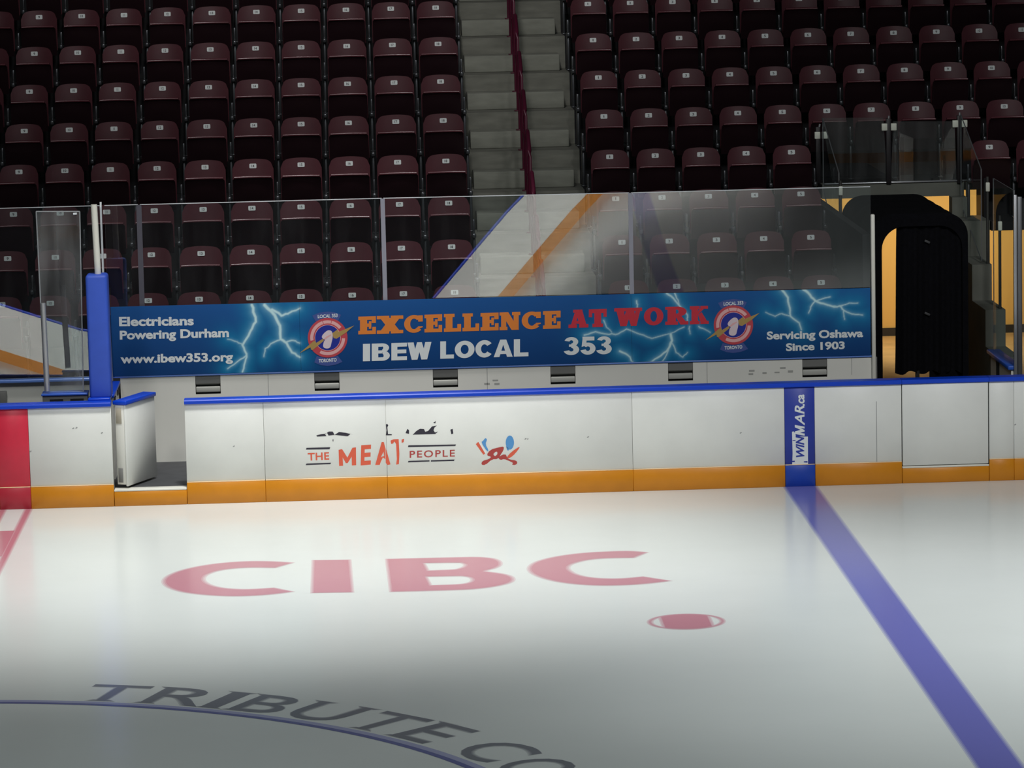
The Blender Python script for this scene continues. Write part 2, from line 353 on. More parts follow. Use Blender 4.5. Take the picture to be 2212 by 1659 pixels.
# ================================================================== DASHER BOARDS
H0, KICK, CAPZ = 0.0, 0.212, 0.984
def cap_rail(mb, x0, x1, mi=0, z=CAPZ, y0=-.022, y1=.135):
    pr = [(y0+.004, z), (y0, z+.006), (y0, z+.030), (y0+.008, z+.040), (y0+.022, z+.043), (y1-.01, z+.043), (y1, z+.035), (y1, z)]
    mb.prism(pr, 'x', x0, x1, mi)
def dasher(x0, x1, label, face=WHITE, kick=ORANGE, cap=True, seam=True, zk=KICK):
    t = empty('dasher_board', ((x0+x1)/2, 0, 0), label, 'board', 'dasher boards along the bench')
    g = .0013
    MB().bbox(x0+g, x1-g, 0, .022, zk, CAPZ, .003, seg=1).build('facing', face, t)
    MB().box(x0+g, x1-g, .022, .11, 0.0, CAPZ-.002).build('core', LGREY, t)
    k = MB().bbox(x0+g*.6, x1-g*.6, -.012, .022, 0.0, zk, .004, seg=1)
    k.build('kick_strip', kick, t)
    MB().bbox(x0+g*.6, x1-g*.6, -.011, .001, zk, zk+.008, .003, seg=1).build('kick_edge_glint', EDGE, t)
    if cap:
        c = MB(); cap_rail(c, x0, x1); c.build('cap_rail', BLUE, t)
    return t
dasher(-3.6, -.15, 'white dasher board left of the red centre stripe')
dasher(-.15, .153, 'red centre-line panel of the boards at the left edge', STRIPER, mat('kick_red', (178, 40, 58), .45, noise=.05))
dasher(.153, .957, 'white dasher board between the red stripe and the open bench gate')
dasher(1.666, 2.428, 'short white dasher board just right of the open bench gate')
b_left = dasher(2.428, 3.614, 'white dasher board carrying the left half of the worn orange logo')
b_mid = dasher(3.614, 6.014, 'long white dasher board carrying the red and blue emblem')
dasher(6.014, 7.505, 'white dasher board between the emblem board and the blue stripe')
b_blue = dasher(7.505, 7.80, 'blue stripe panel of the boards with white vertical lettering', STRIPEB, mat('kick_blue', (24, 66, 170), .45, noise=.05))
bp = dasher(7.80, 8.654, 'white dasher board between the blue stripe and the closed gate')
MB().box(8.405, 8.410, -.0006, .002, KICK+.01, .82).build('seam', mat('seam_grey', (120, 122, 124), .6), bp)
dasher(9.514, 9.76, 'narrow white dasher board just right of the closed gate')
dasher(9.76, 13.5, 'last white dasher board at the right edge of the photo')
# --- sill under the open gate
t = empty('gate_sill', (1.31, 0, 0), 'orange kick plate with white threshold under the open bench gate', 'sill')
MB().bbox(.960, 1.663, -.012, .03, 0, .145, .004, seg=1).build('kick_strip', ORANGE, t)
MB().bbox(.960, 1.663, -.014, .125, .145, .163, .004, seg=1).build('threshold', ALUW, t)
MB().box(.962, 1.661, .03, .12, 0, .144).build('core', LGREY, t)
# --- closed gate on the right
t = empty('rink_gate', (9.085, 0, 0), 'closed white gate in the boards right of the blue stripe', 'gate')
MB().bbox(8.661, 9.507, -.006, .02, .175, CAPZ-.002, .004, seg=1).build('gate_leaf', WHITE, t)
MB().bbox(8.661, 9.507, .02, .11, .18, CAPZ-.002, .004, seg=1).build('core', LGREY, t)
c = MB(); cap_rail(c, 8.657, 9.511); c.build('cap_rail', BLUE, t)
MB().bbox(8.657, 9.511, -.012, .03, 0, .150, .004, seg=1).build('kick_strip', ORANGE, t)
MB().bbox(8.657, 9.511, -.014, .02, .150, .168, .003, seg=1).build('threshold', ALUW, t)
MB().box(9.495, 9.51, -.004, .09, .17, CAPZ-.01).build('hinge_gap', BLACK, t)
# --- open bench gate, hinged at its left jamb and swung in over the bench floor
HX, HY = 1.093, 0.045
ang = math.radians(66)
t = empty('rink_gate', (HX, HY, 0), 'open white bench gate with blue cap swung inward', 'gate')
G = Matrix.Translation((HX, HY, 0)) @ Matrix.Rotation(ang, 4, 'Z')
MB().bbox(0, .62, 0, .022, .185, CAPZ, .004, M=G, seg=1).build('gate_leaf', WHITE, t)
MB().bbox(0, .62, .022, .115, .20, CAPZ-.001, .004, M=G, seg=1).build('frame', WALLW, t)
MB().bbox(-.012, .635, -.015, .135, CAPZ, CAPZ+.04, .010, M=G).build('cap_rail', BLUE, t)
MB().bbox(-.004, .0, .045, .105, .80, .955, .001, M=G, seg=1).build('latch_plate', mat('plate_beige', (176, 168, 152), .5), t)
MB().bbox(-.004, .0, .05, .10, .22, .36, .001, M=G, seg=1).build('latch_plate', GREYM, t)

# --- decals on the boards -------------------------------------------------
YD = -0.0016
zz = lambda L: [(x/3.687+560, y/3.687+840) for x, y in L]
def decal(mb, loops, mi=0, Y=YD, conv=zz, sm=0):
    L2 = []
    for L in loops:
        L = conv(L)
        if sm: L = smooth_loop(L, sm)
        L2.append([(at(p[0], p[1], Y).x, at(p[0], p[1], Y).z) for p in L])
    pts, fs = fill2d(L2); mb.add([(p[0], Y, p[1]) for p in pts], fs, mi)
def stext(mb, s, bl, br, tl, mi=0, Y=YD, off=0.02, shear=0.0, conv=zz, space=1.0):
    pts, fs = text2d(s, off, shear, space); a, b, c = [at(*conv([q])[0], Y) for q in (bl, br, tl)]
    lay(mb, pts, fs, quad_map(a, b, c), mi)
mb = MB()   # left half of the worn logo
decal(mb, [[(455, 370), (490, 362), (525, 358), (555, 340), (585, 340), (600, 366), (635, 344), (690, 350), (720, 358), (760, 366), (800, 370), (798, 376), (700, 377), (640, 379), (600, 381), (560, 379), (500, 381), (460, 380)], [(524, 362), (540, 350), (552, 372), (536, 376)], [(688, 376), (720, 357), (726, 360), (704, 377)]], 0)
decal(mb, [[(376, 470), (566, 465), (560, 481), (372, 484)]], 0); decal(mb, [[(376, 595), (572, 589), (566, 600), (370, 608)]], 0)
decal(mb, [[(583, 405), (592, 402), (588, 425)]], 0)
stext(mb, 'THE', (388, 572), (558, 564), (386, 512), 1, off=.02, space=1.05)
decal(mb, [[(636, 614), (632, 486), (660, 480), (702, 548), (742, 470), (770, 466), (772, 608), (738, 610), (736, 540), (704, 592), (690, 592), (664, 545), (668, 612)]], 1)
stext(mb, 'E', (808, 610), (888, 604), (812, 450), 1, off=.035)
decal(mb, [[(924, 607), (975, 424), (992, 424), (1004, 470), (1004, 560), (985, 545), (966, 585), (960, 606)], [(968, 545), (990, 500), (995, 535)]], 1)
mb.build('worn_lettering', [T_BLACK, T_MEAT], b_left)
mb = MB()   # right half
decal(mb, [[(1008, 285), (1018, 278), (1028, 290), (1020, 305), (1026, 360), (1056, 362), (1056, 369), (1008, 370), (1014, 330)]], 0)
decal(mb, [[(1165, 352), (1180, 318), (1193, 330), (1193, 358)]], 0); decal(mb, [[(1522, 325), (1540, 318), (1546, 355), (1530, 362)]], 0)
decal(mb, [[(1222, 366), (1252, 335), (1280, 318), (1312, 320), (1322, 342), (1345, 335), (1375, 300), (1415, 291), (1395, 308), (1388, 330), (1400, 348), (1425, 340), (1400, 360), (1330, 362), (1240, 364)]], 0)
decal(mb, [[(1384, 270), (1405, 258), (1410, 238), (1402, 275)]], 0)
decal(mb, [[(1007, 470), (1045, 602), (1022, 607), (1008, 590)]], 1)
decal(mb, [[(1046, 412), (1070, 402), (1110, 400), (1116, 520), (1112, 600), (1090, 604), (1096, 560), (1090, 440), (1076, 418), (1066, 436), (1050, 438)]], 1); decal(mb, [[(1134, 405), (1154, 396), (1150, 425), (1134, 430)]], 1)
mb.build('worn_lettering', [T_BLACK, T_MEAT], b_mid); mb = MB()
decal(mb, [[(1188, 450), (1567, 443), (1562, 455), (1184, 464)]], 0); decal(mb, [[(1188, 574), (1356, 569), (1356, 579), (1184, 586)]], 0); decal(mb, [[(1368, 569), (1556, 563), (1550, 575), (1366, 580)]], 0)
stext(mb, 'PEOPLE', (1198, 550), (1558, 540), (1198, 494), 2, off=.012, space=1.2)
mb.build('worn_lettering', [T_BLACK, T_MEAT, T_CLAW], b_mid); mb = MB()
# emblem: crossed stripes and feathers over a red shape
decal(mb, [[(1725, 440), (1745, 422), (1800, 515), (1785, 525)]], 1); decal(mb, [[(1745, 422), (1760, 424), (1812, 508), (1800, 515)]], 3)
decal(mb, [[(1766, 425), (1785, 412), (1800, 390), (1816, 402), (1800, 440), (1828, 490), (1815, 500)]], 4, sm=1)
mb.build('worn_emblem', [T_BLACK, T_MEAT, T_CLAW, T_WHITE, T_SKY], b_mid); mb = MB()
decal(mb, [ell(1996, 428, 33, 56)], 4); decal(mb, [[(1964, 455), (1980, 470), (1990, 490), (1975, 490)]], 4)
mb.build('worn_emblem', [T_BLACK, T_MEAT, T_CLAW, T_WHITE, T_SKY], b_mid); mb = MB()
decal(mb, [[(1808, 530), (1840, 485), (1900, 468), (1950, 458), (1945, 490), (1925, 520), (1900, 560), (1855, 560), (1800, 608), (1768, 605), (1775, 575), (1830, 560), (1850, 540)], [(1860, 520), (1890, 495), (1900, 515), (1880, 540)]], 2, sm=1)
decal(mb, [[(1900, 545), (1960, 515), (1975, 550), (2000, 565), (2045, 570), (2058, 590), (2040, 608), (2010, 604), (2025, 590), (1985, 572), (1950, 558), (1920, 568)]], 2, sm=1)
decal(mb, [[(1970, 545), (2010, 500), (2080, 455), (2060, 490), (2020, 535), (1985, 555)]], 1, sm=1)
decal(mb, [[(2130, 402), (2142, 393), (2143, 401)]], 0)
mb.build('worn_emblem', [T_BLACK, T_MEAT, T_CLAW, T_WHITE, T_SKY], b_mid)
# vertical lettering on the blue stripe
zw = lambda L: [(x/6.91+1680, y/6.91+820) for x, y in L]
mb = MB()
decal(mb, [[(213, 780), (235, 772), (262, 800), (272, 850), (450, 850), (452, 1270), (215, 1280), (222, 1100)]], 0, conv=zw)
def vtext(mb, s, x0, x1, ybot, ytop, mi, off, shear, Y):
    pts, fs = text2d(s, off, shear); a = at(*zw([(x1, ybot)])[0], Y); b = at(*zw([(x1-6, ytop)])[0], Y); c = at(*zw([(x0, ybot)])[0], Y)
    lay(mb, pts, fs, quad_map(a, b, c), mi)
vtext(mb, 'AR', 258, 402, 684, 382, 0, .02, .25, YD-.0004)
a, b, c = at(*zw([(402, 838)])[0], YD-.0004), at(*zw([(399, 676)])[0], YD-.0004), at(*zw([(258, 838)])[0], YD-.0004)
U, F = union2d([[(x+.16*y, y) for x, y in p] for p in ([(0, 0), (.2, 0), (.2, 1), (0, 1)], [(0, 1), (.24, 1), (.52, .3), (.38, 0)], [(.38, 0), (.52, 0), (.84, 1), (.62, 1)], [(.66, 0), (.84, 0), (.84, 1), (.66, 1)])])
lay(mb, U, F, quad_map(a, b, c), 0); vtext(mb, '.ca', 312, 404, 392, 222, 0, .03, .1, YD)
vtext(mb, 'WIN', 274, 400, 1160, 838, 1, .03, .25, YD-.0006)
for q in ([(222, 905), (265, 903), (265, 914), (222, 914)], [(215, 1212), (255, 1210), (255, 1230), (215, 1232)], [(390, 1220), (445, 1216), (445, 1240), (390, 1236)]): decal(mb, [q], 1, conv=zw, Y=YD-.0006)
mb.build('vertical_lettering', [T_WHITE, STRIPEB], b_blue)
mb = MB()   # puck scuffs
for px, py in ((158, 925), (165, 924), (220, 935), (66, 975), (1600, 935), (505, 964), (1270, 944), (2193, 917), (1135, 948)):
    P = at(px, py, YD); mb.add([(P.x+a*.012, YD, P.z+b*.008) for a, b in ((-1, -.6), (0, -1), (1, .4), (.2, 1))], [(0, 1, 2, 3)])
struct(mb.build('trim_1', mat('scuff', (150, 152, 152), .6)))

# ================================================================== BENCH: floor, back wall, pockets
struct(MB().box(-3.6, 13.5, .125, 1.66, .02, .164).build('floor', RUBBER))
wall = struct(MB().box(-3.6, .80, 1.62, 1.70, 0, 1.02).build('wall_left', WALLW))
MB().bbox(-3.6, .80, 1.55, 1.70, 1.02, 1.05, .006).build('cap_strip', mat('cap_blue_pale', (104, 140, 216), .25), wall)
# main back wall with six cut pockets
PK = [1.833, 3.036, 4.238, 5.433, 6.631, 8.003]; PW2, PZ0, PZ1 = .127, .848, 1.036
mb = MB(); xs = [.95]
for x in PK: xs += [x-PW2, x+PW2]
xs.append(8.60)
for i in range(0, len(xs)-1):
    if i % 2 == 0: mb.box(xs[i], xs[i+1], 1.60, 1.70, .16, 1.036)
    else: mb.box(xs[i], xs[i+1], 1.60, 1.70, .16, PZ0)
wall = struct(mb.build('wall_back', WALLW))
c = MB(); c.bbox(.87, 8.60, 1.588, 1.70, 1.036, 1.056, .006); c.build('cap_strip', mat('cap_blue_pale', (104, 140, 216), .25), wall)
for i, (x, z0) in enumerate(((2.44, .2), (8.38, .86), (4.66, .2), (6.9, .2))):
    MB().box(x, x+.004, 1.5985, 1.60, z0, 1.034).build('seam', mat('seam_grey', (120, 122, 124), .6), wall)
mb = MB()
for x0, y0, x1, y1 in ((1046, 827, 1058, 831), (1064, 820, 1076, 823), (1068, 827, 1079, 831), (1618, 799, 1630, 803), (1617, 806, 1627, 810), (1647, 804, 1656, 808), (1673, 803, 1684, 806), (1685, 793, 1697, 797), (1702, 800, 1713, 805)):
    a = at(x0, y1, 1.597); b = at(x1, y0, 1.597); mb.add([(a.x, 1.5985, a.z), (b.x, 1.5985, a.z), (b.x, 1.5985, b.z), (a.x, 1.5985, b.z)], [(0, 1, 2, 3)])
mb.build('paper_labels', mat('sticker_grey', (160, 160, 156), .6), wall)
for i, x in enumerate(PK):
    lab = 'grey recessed pocket in the white bench wall, %s of six from the open gate' % ORD[i+1]
    t = empty('wall_pocket', (x, 1.6, PZ0), lab, 'pocket', 'recessed pockets under the banner')
    MB().box(x-PW2, x+PW2, 1.69, 1.70, PZ0, PZ1).build('back_panel', GREYM, t)
    m2 = MB(); m2.prism([(1.615, PZ0+.105), (1.605, PZ1-.002), (1.690, PZ1-.002), (1.690, PZ0+.092), (1.66, PZ0+.088), (1.635, PZ0+.092)], 'x', x-PW2+.003, x+PW2-.003); m2.build('flap', GREYM, t)
    MB().bbox(x-PW2+.004, x+PW2-.004, 1.598, 1.655, PZ0+.018, PZ0+.074, .008).build('tray', LGREY, t)
    MB().box(x-PW2+.002, x+PW2-.002, 1.601, 1.69, PZ0, PZ0+.004).build('bottom_gap', BLACK, t)

# ================================================================== GLASS on the bench back wall
GZ0, GZ1, GY = 1.058, 2.782, 1.615
def g_off(X, Z):
    if X < .83: s = .044+.011*(X+.2)
    else: s = .0563 if X < 3.65 else (.0563-.0225*(X-3.65) if X < 6.15 else -.005*(X-6.15))
    d = s*(Z-GZ0)
    if X >= .83: d -= .0057*((Z-1.77)**2-.524)
    return GY+d
def pane(x0, x1, label, z0=GZ0, z1=GZ1, fn=g_off, m=GLASS, nx=14, nz=10, th=.0125):
    """bowed acrylic sheet; light on the cut edges and top rim is painted pale"""
    o = MB(); X = [x0+(x1-x0)*i/nx for i in range(nx+1)]; Z = [z0+(z1-z0)*k/nz for k in range(nz)]+[z1-.007, z1]; nz += 1
    W = nx+1
    fr = [(x, fn(x, z), z) for z in Z for x in X]; bk = [(x, fn(x, z)+th, z) for z in Z for x in X]
    q = [(k*W+i, k*W+i+1, (k+1)*W+i+1, (k+1)*W+i) for k in range(nz) for i in range(nx)]
    o.add(fr, q[:-nx], 0, True); o.add(fr, q[-nx:], 1); o.add(bk, [tuple(reversed(f)) for f in q], 0, True)
    n = len(fr); rim = [(i, nz*0, i+1) for i in range(0)]
    top = [(nz*W+i) for i in range(W)]; lef = [k*W for k in range(nz+1)]; rig = [k*W+nx for k in range(nz+1)]; bot = list(range(W))
    vs = fr+bk
    for L in (top, lef, rig, bot): o.add(vs, [(L[i], L[i+1], L[i+1]+n, L[i]+n) for i in range(len(L)-1)], 1)
    ob = o.build('barrier_glass', [m, RIM_PALE]); tag(ob, label, 'glass', 'glass panes behind the benches'); return ob
pane(-2.6, .80, 'clear glass pane behind the left bench, reflecting tilted boards')
pane(.85, 1.185, 'narrow clear glass pane just right of the blue padded post')
pane(1.205, 3.64, 'wide clear glass pane above the left part of the banner')
pane(3.66, 6.14, 'wide glass pane before the stairs, full of orange and white reflection')
pane(6.16, 8.585, 'hazy glass pane above the right end of the banner')
def joint(x, label, m=CLEARJ, wd=.022, z0=GZ0, z1=GZ1-.005):
    o = MB(); pts = [(g_off(x, z)-.014, z) for z in [z0+(z1-z0)*i/8 for i in range(9)]]
    pts2 = [(y+.010, z) for y, z in reversed(pts)]
    o.prism(pts+pts2, 'x', x-wd, x+wd); return tag(o.build('glass_joint_strip', m), label, 'strip', 'strips joining the glass panes')
joint(1.195, 'dim grey strip joining the panes above the word Electricians', mat('joint_dim', (84, 82, 92), .4), .026)
joint(3.65, 'pale grey upright strip joining the panes left of the stairs')
joint(6.15, 'pale grey upright strip joining the panes right of the stairs')
# posts at the ends
P0 = at(220, 436, 1.55); P1 = at(231, 640, 1.55)
t = empty('glass_post', (.83, 1.56, 1.05), 'slim aluminium post and pane edge beside the blue pad', 'post')
MB().tube([(.868, 1.53, 1.02), (.855, 1.53, 1.95)], .016, 8).build('channel', ALU, t)
MB().prism([(1.52, 1.9), (1.52, 2.78), (1.545, 2.83), (1.56, 2.83), (1.56, 1.9)], 'x', .815, .833).build('pane_edge', RIM_PALE, t)
t = empty('glass_post', (8.605, 1.58, .75), 'pale aluminium post at the right end of the banner', 'post')
MB().bbox(8.585, 8.625, 1.55, 1.60, .76, 2.50, .012).build('channel', ALUW, t)
MB().bbox(8.60, 8.64, 1.58, 1.70, .16, 1.04, .006).build('foot', GREYM, t)

# ================================================================== BANNER
YB = 1.585
TL, TR, BL, BR = at(238, 663, YB), at(1880, 622, YB), at(240, 810, YB), at(1882, 771, YB)
BL.z = BR.z = 1.0565                                             # stands on the cap strip
banner = empty('banner', (4.7, YB, 1.05), 'long blue sponsor banner with lightning, orange, red and white lettering', 'banner')
q4 = lambda L: [(x/3.456, y/3.456+420) for x, y in L]
q6 = lambda L: [(x/3.456+1200, y/3.456+420) for x, y in L]
q7 = lambda L: [(x/3.857+1700, y/3.857+420) for x, y in L]
bolts = [(q4([(1880, 826), (1900, 900), (1910, 950), (1870, 1020), (1810, 1125), (1840, 1190), (1830, 1250), (1810, 1325)]), 3.6),
 (q4([(1810, 1125), (1770, 1100), (1700, 1080)]), 1.6), (q4([(1840, 1200), (1770, 1250), (1700, 1300)]), 2.0),
 (q4([(1975, 826), (2050, 900), (2090, 980), (2095, 1080), (2140, 1110), (2180, 1180), (2240, 1215)]), 4.2),
 (q4([(2030, 860), (2100, 905), (2150, 890), (2238, 850)]), 3.4), (q4([(2095, 1085), (2020, 1115), (1980, 1150), (1970, 1210)]), 2.0), (q4([(2140, 1100), (2190, 1090), (2238, 1110)]), 2.2),
 (q6([(215, 1050), (300, 1025), (400, 1045), (470, 1040), (530, 1005), (620, 1040), (720, 1075), (850, 1040), (960, 990)]), 2.0),
 (q6([(860, 1045), (870, 1090), (830, 1170), (760, 1220), (705, 1255)]), 3.2), (q6([(860, 1100), (840, 1170), (795, 1250)]), 2.0),
 (q6([(870, 1110), (900, 1180), (950, 1215), (985, 1180)]), 1.6), (q6([(480, 1170), (540, 1200), (578, 1255)]), 2.6),
 (q6([(1000, 985), (1005, 1040)]), 1.5), (q6([(1070, 985), (1100, 1000), (1155, 1030)]), 1.6),
 (q6([(830, 738), (880, 775), (940, 850), (985, 900), (985, 940)]), 2.6), (q6([(890, 738), (915, 790), (930, 840)]), 2.0), (q6([(605, 795), (610, 840)]), 2.0), (q6([(360, 940), (380, 990), (420, 1030)]), 1.6),
 (q6([(1690, 712), (1735, 770), (1750, 850), (1755, 910), (1820, 960), (1835, 1010)]), 3.0), (q6([(1755, 910), (1690, 890), (1640, 910), (1570, 880)]), 1.6),
 (q6([(1850, 708), (1900, 750), (1940, 795), (2000, 815), (2080, 840), (2140, 830)]), 3.4), (q6([(1940, 795), (2050, 765)]), 1.8), (q6([(1940, 795), (1905, 840), (1890, 885)]), 2.0),
 (q7([(380, 930), (440, 930), (520, 905), (590, 905)]), 1.8), (q7([(440, 930), (480, 970), (540, 995), (630, 1005)]), 2.2), (q7([(470, 960), (480, 1040)]), 1.6)]
segs = []
SC = .00465                                                       # metres per photo pixel at the banner
for L, wd in bolts:
    rr = random.Random(int(L[0][0]*7)); pts = [at(p[0], p[1], YB) for p in L]; P2 = [(pts[0].x, pts[0].z)]
    for a, b in zip(pts, pts[1:]):                                # a little jitter between the knots
        for f in (.33, .66, 1.0):
            j = 0 if f == 1.0 else .006
            P2.append((a.x+(b.x-a.x)*f+rr.uniform(-j, j), a.z+(b.z-a.z)*f+rr.uniform(-j, j)))
    n = len(P2)
    for i in range(n-1): segs.append((P2[i], P2[i+1], wd*(1-.45*i/n)*SC*.85))
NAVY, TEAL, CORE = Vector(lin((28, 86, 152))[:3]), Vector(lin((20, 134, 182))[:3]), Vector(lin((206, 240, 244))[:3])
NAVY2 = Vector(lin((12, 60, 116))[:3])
def sheet_x(px): return at(px, 720, YB).x
cuts = [TL.x, sheet_x(648), sheet_x(1364.5), TR.x]
bandm = bpy.data.materials.new('banner_print'); bandm.use_nodes = True
_a = bandm.node_tree.nodes.new('ShaderNodeAttribute'); _a.attribute_name = 'print'
bandm.node_tree.links.new(_a.outputs['Color'], bandm.node_tree.nodes['Principled BSDF'].inputs['Base Color'])
bandm.node_tree.nodes['Principled BSDF'].inputs['Roughness'].default_value = .5
bandm.node_tree.nodes['Principled BSDF'].inputs['Specular IOR Level'].default_value = .2
import numpy as np
for k in range(3):
    x0, x1 = cuts[k]+.001, cuts[k+1]-.001
    nx, nz = max(2, int((x1-x0)/.0058)), 112
    ux = np.linspace(x0, x1, nx+1); uz = np.linspace(0, 1, nz+1)
    s = (ux-TL.x)/(TR.x-TL.x)
    zt = TL.z+(TR.z-TL.z)*s; zb = BL.z+(BR.z-BL.z)*s
    XX = np.repeat(ux[None, :], nz+1, 0); ZZ = zb[None, :]+(zt-zb)[None, :]*uz[:, None]
    glow = np.zeros_like(XX); core = np.zeros_like(XX)
    for (a, b, wd) in segs:
        if max(a[0], b[0]) < x0-.4 or min(a[0], b[0]) > x1+.4: continue
        dx, dz = b[0]-a[0], b[1]-a[1]; L2 = dx*dx+dz*dz+1e-12
        tt = np.clip(((XX-a[0])*dx+(ZZ-a[1])*dz)/L2, 0, 1); D = np.hypot(XX-a[0]-tt*dx, ZZ-a[1]-tt*dz)
        kk = wd/.008
        glow = np.maximum(glow, np.minimum(1, .55+.35*kk)*np.exp(-(D/.105)**1.3)); core = np.maximum(core, np.clip(1.5-D/wd, 0, 1)*min(1, .5+.3*kk)); core = np.maximum(core, .45*np.exp(-D/(wd*1.7)))
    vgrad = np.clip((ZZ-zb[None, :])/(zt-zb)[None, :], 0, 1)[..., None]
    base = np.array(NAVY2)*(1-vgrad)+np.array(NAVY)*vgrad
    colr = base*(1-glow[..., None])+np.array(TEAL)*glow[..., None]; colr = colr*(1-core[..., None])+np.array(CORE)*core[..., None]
    N = (nx+1)*(nz+1)
    vs = np.stack([XX.ravel(), np.full(N, YB), ZZ.ravel()], -1).tolist()
    fs = [(r*(nx+1)+i, r*(nx+1)+i+1, (r+1)*(nx+1)+i+1, (r+1)*(nx+1)+i) for r in range(nz) for i in range(nx)]
    me = bpy.data.meshes.new('banner_sheet')
    bk = [(x0, YB+.004, float(zb[0])), (x1, YB+.004, float(zb[-1])), (x1, YB+.004, float(zt[-1])), (x0, YB+.004, float(zt[0]))]
    c0, c1, c2, c3 = 0, nx, N-1, N-1-nx
    fs += [(N+3, N+2, N+1, N), (c1, c0, N, N+1), (c3, c2, N+2, N+3), (c0, c3, N+3, N), (c2, c1, N+1, N+2)]
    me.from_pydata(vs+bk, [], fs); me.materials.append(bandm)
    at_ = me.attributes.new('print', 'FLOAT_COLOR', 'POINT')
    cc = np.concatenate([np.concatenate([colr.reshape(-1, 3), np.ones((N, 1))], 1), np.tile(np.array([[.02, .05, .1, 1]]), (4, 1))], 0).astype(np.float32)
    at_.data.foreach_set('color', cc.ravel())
    o = bpy.data.objects.new('banner_sheet', me); COL.objects.link(o); o.parent = banner; o.matrix_parent_inverse = banner.matrix_basis.inverted()
YT = YB-.0015
def btext(name, items, m):
    mb = MB()
    for (s, bl, br, tl, off) in items:
        pts, fs = text2d(s, off); a, b, c = (at(*q, YT) for q in (bl, br, tl)); lay(mb, pts, fs, quad_map(a, b, c))
    return mb.build(name, m, banner)
# lower lines reach below the baseline where letters have descenders
for ln in (('Electricians', (257.5, 705), (418.7, 703), (257, 684.5), .037), ('Powering Durham', (259, 739.5), (494.8, 734), (258.5, 714.5), .037), ('www.ibew353.org', (260.5, 791), (503.5, 786), (260, 766), .037),
 ('Servicing Oshawa', (1656.6, 739), (1864.6, 733.5), (1656.3, 716), .037), ('Since 1903', (1698, 759), (1825, 754.5), (1697.6, 741.5), .037)): btext('lettering', [ln], T_WHITE)
# slab-serif headline, drawn from blocks
R_ = lambda x0, x1, y0, y1: [(x0, y0), (x1, y0), (x1, y1), (x0, y1)]
def arc(cx, cy, rx, ry, ix, iy, a0, a1, n=20):
    o = [(cx+rx*math.cos(math.radians(a0+(a1-a0)*i/n)), cy+ry*math.sin(math.radians(a0+(a1-a0)*i/n))) for i in range(n+1)]
    i_ = [(cx+ix*math.cos(math.radians(a0+(a1-a0)*i/n)), cy+iy*math.sin(math.radians(a0+(a1-a0)*i/n))) for i in range(n, -1, -1)]
    return o+i_
SL = {'E': [R_(0, 1, 0, .2), R_(0, 1, .8, 1), R_(.1, .5, 0, 1), R_(.3, .72, .41, .6), R_(.6, .74, .3, .72), R_(.76, 1, .62, 1), R_(.8, 1, 0, .4)],
 'X': [[(.06, 0), (.42, 0), (.94, 1), (.58, 1)], [(.58, 0), (.94, 0), (.42, 1), (.06, 1)], R_(0, .47, 0, .19), R_(.53, 1, 0, .19), R_(0, .47, .81, 1), R_(.53, 1, .81, 1)],
 'C': [arc(.52, .5, .52, .5, .2, .3, 42, 318, 24), R_(.74, .98, .62, .97), [(.62, .16), (.98, .3), (.98, .36), (.74, .36)]],
 'L': [R_(0, 1, 0, .2), R_(0, .62, .82, 1), R_(.1, .5, 0, 1), R_(.78, 1, 0, .42)],
 'N': [R_(0, .38, 0, .18), R_(.08, .32, 0, 1), R_(0, .4, .82, 1), [(.06, 1), (.42, 1), (.94, 0), (.58, 0)], R_(.68, .92, 0, 1), R_(.6, 1, .82, 1)],
 'A': [[(.08, 0), (.30, 0), (.52, .8), (.42, 1), (.36, 1)], [(.58, 0), (.94, 0), (.68, 1), (.36, 1)], R_(.24, .75, .22, .38), R_(0, .42, 0, .19), R_(.54, 1, 0, .19), R_(.24, .7, .84, 1)],
 'T': [R_(0, 1, .78, 1), R_(0, .18, .56, 1), R_(.82, 1, .56, 1), R_(.31, .69, 0, 1), R_(.2, .8, 0, .19)],
 'W': [[(.22, 0), (.42, 0), (.34, 1), (.05, 1)], [(.24, 0), (.44, 0), (.64, .9), (.44, .9)], [(.60, 0), (.80, 0), (.70, 1), (.40, 1)], [(.62, 0), (.80, 0), (.96, 1), (.80, 1)], R_(0, .40, .82, 1), R_(.36, .74, .82, 1), R_(.74, 1, .82, 1)],
 'O': [arc(.5, .5, .5, .5, .17, .3, 0, 360, 36)],
 'R': [R_(0, .55, 0, .18), R_(.1, .46, 0, 1), R_(0, .6, .84, 1), arc(.5, .72, .42, .28, .08, .11, -90, 90, 16), R_(.4, .56, .44, .61), [(.42, .5), (.68, .5), (1, 0), (.66, 0)], R_(.72, 1, 0, .18)],
 'K': [R_(0, .52, 0, .18), R_(.09, .43, 0, 1), R_(0, .52, .82, 1), [(.36, .4), (.52, .62), (.9, 1), (.64, 1), (.36, .62)], [(.44, .5), (.62, .66), (1, 0), (.6, 0)], R_(.56, .96, .84, 1), R_(.56, 1, 0, .17)]}
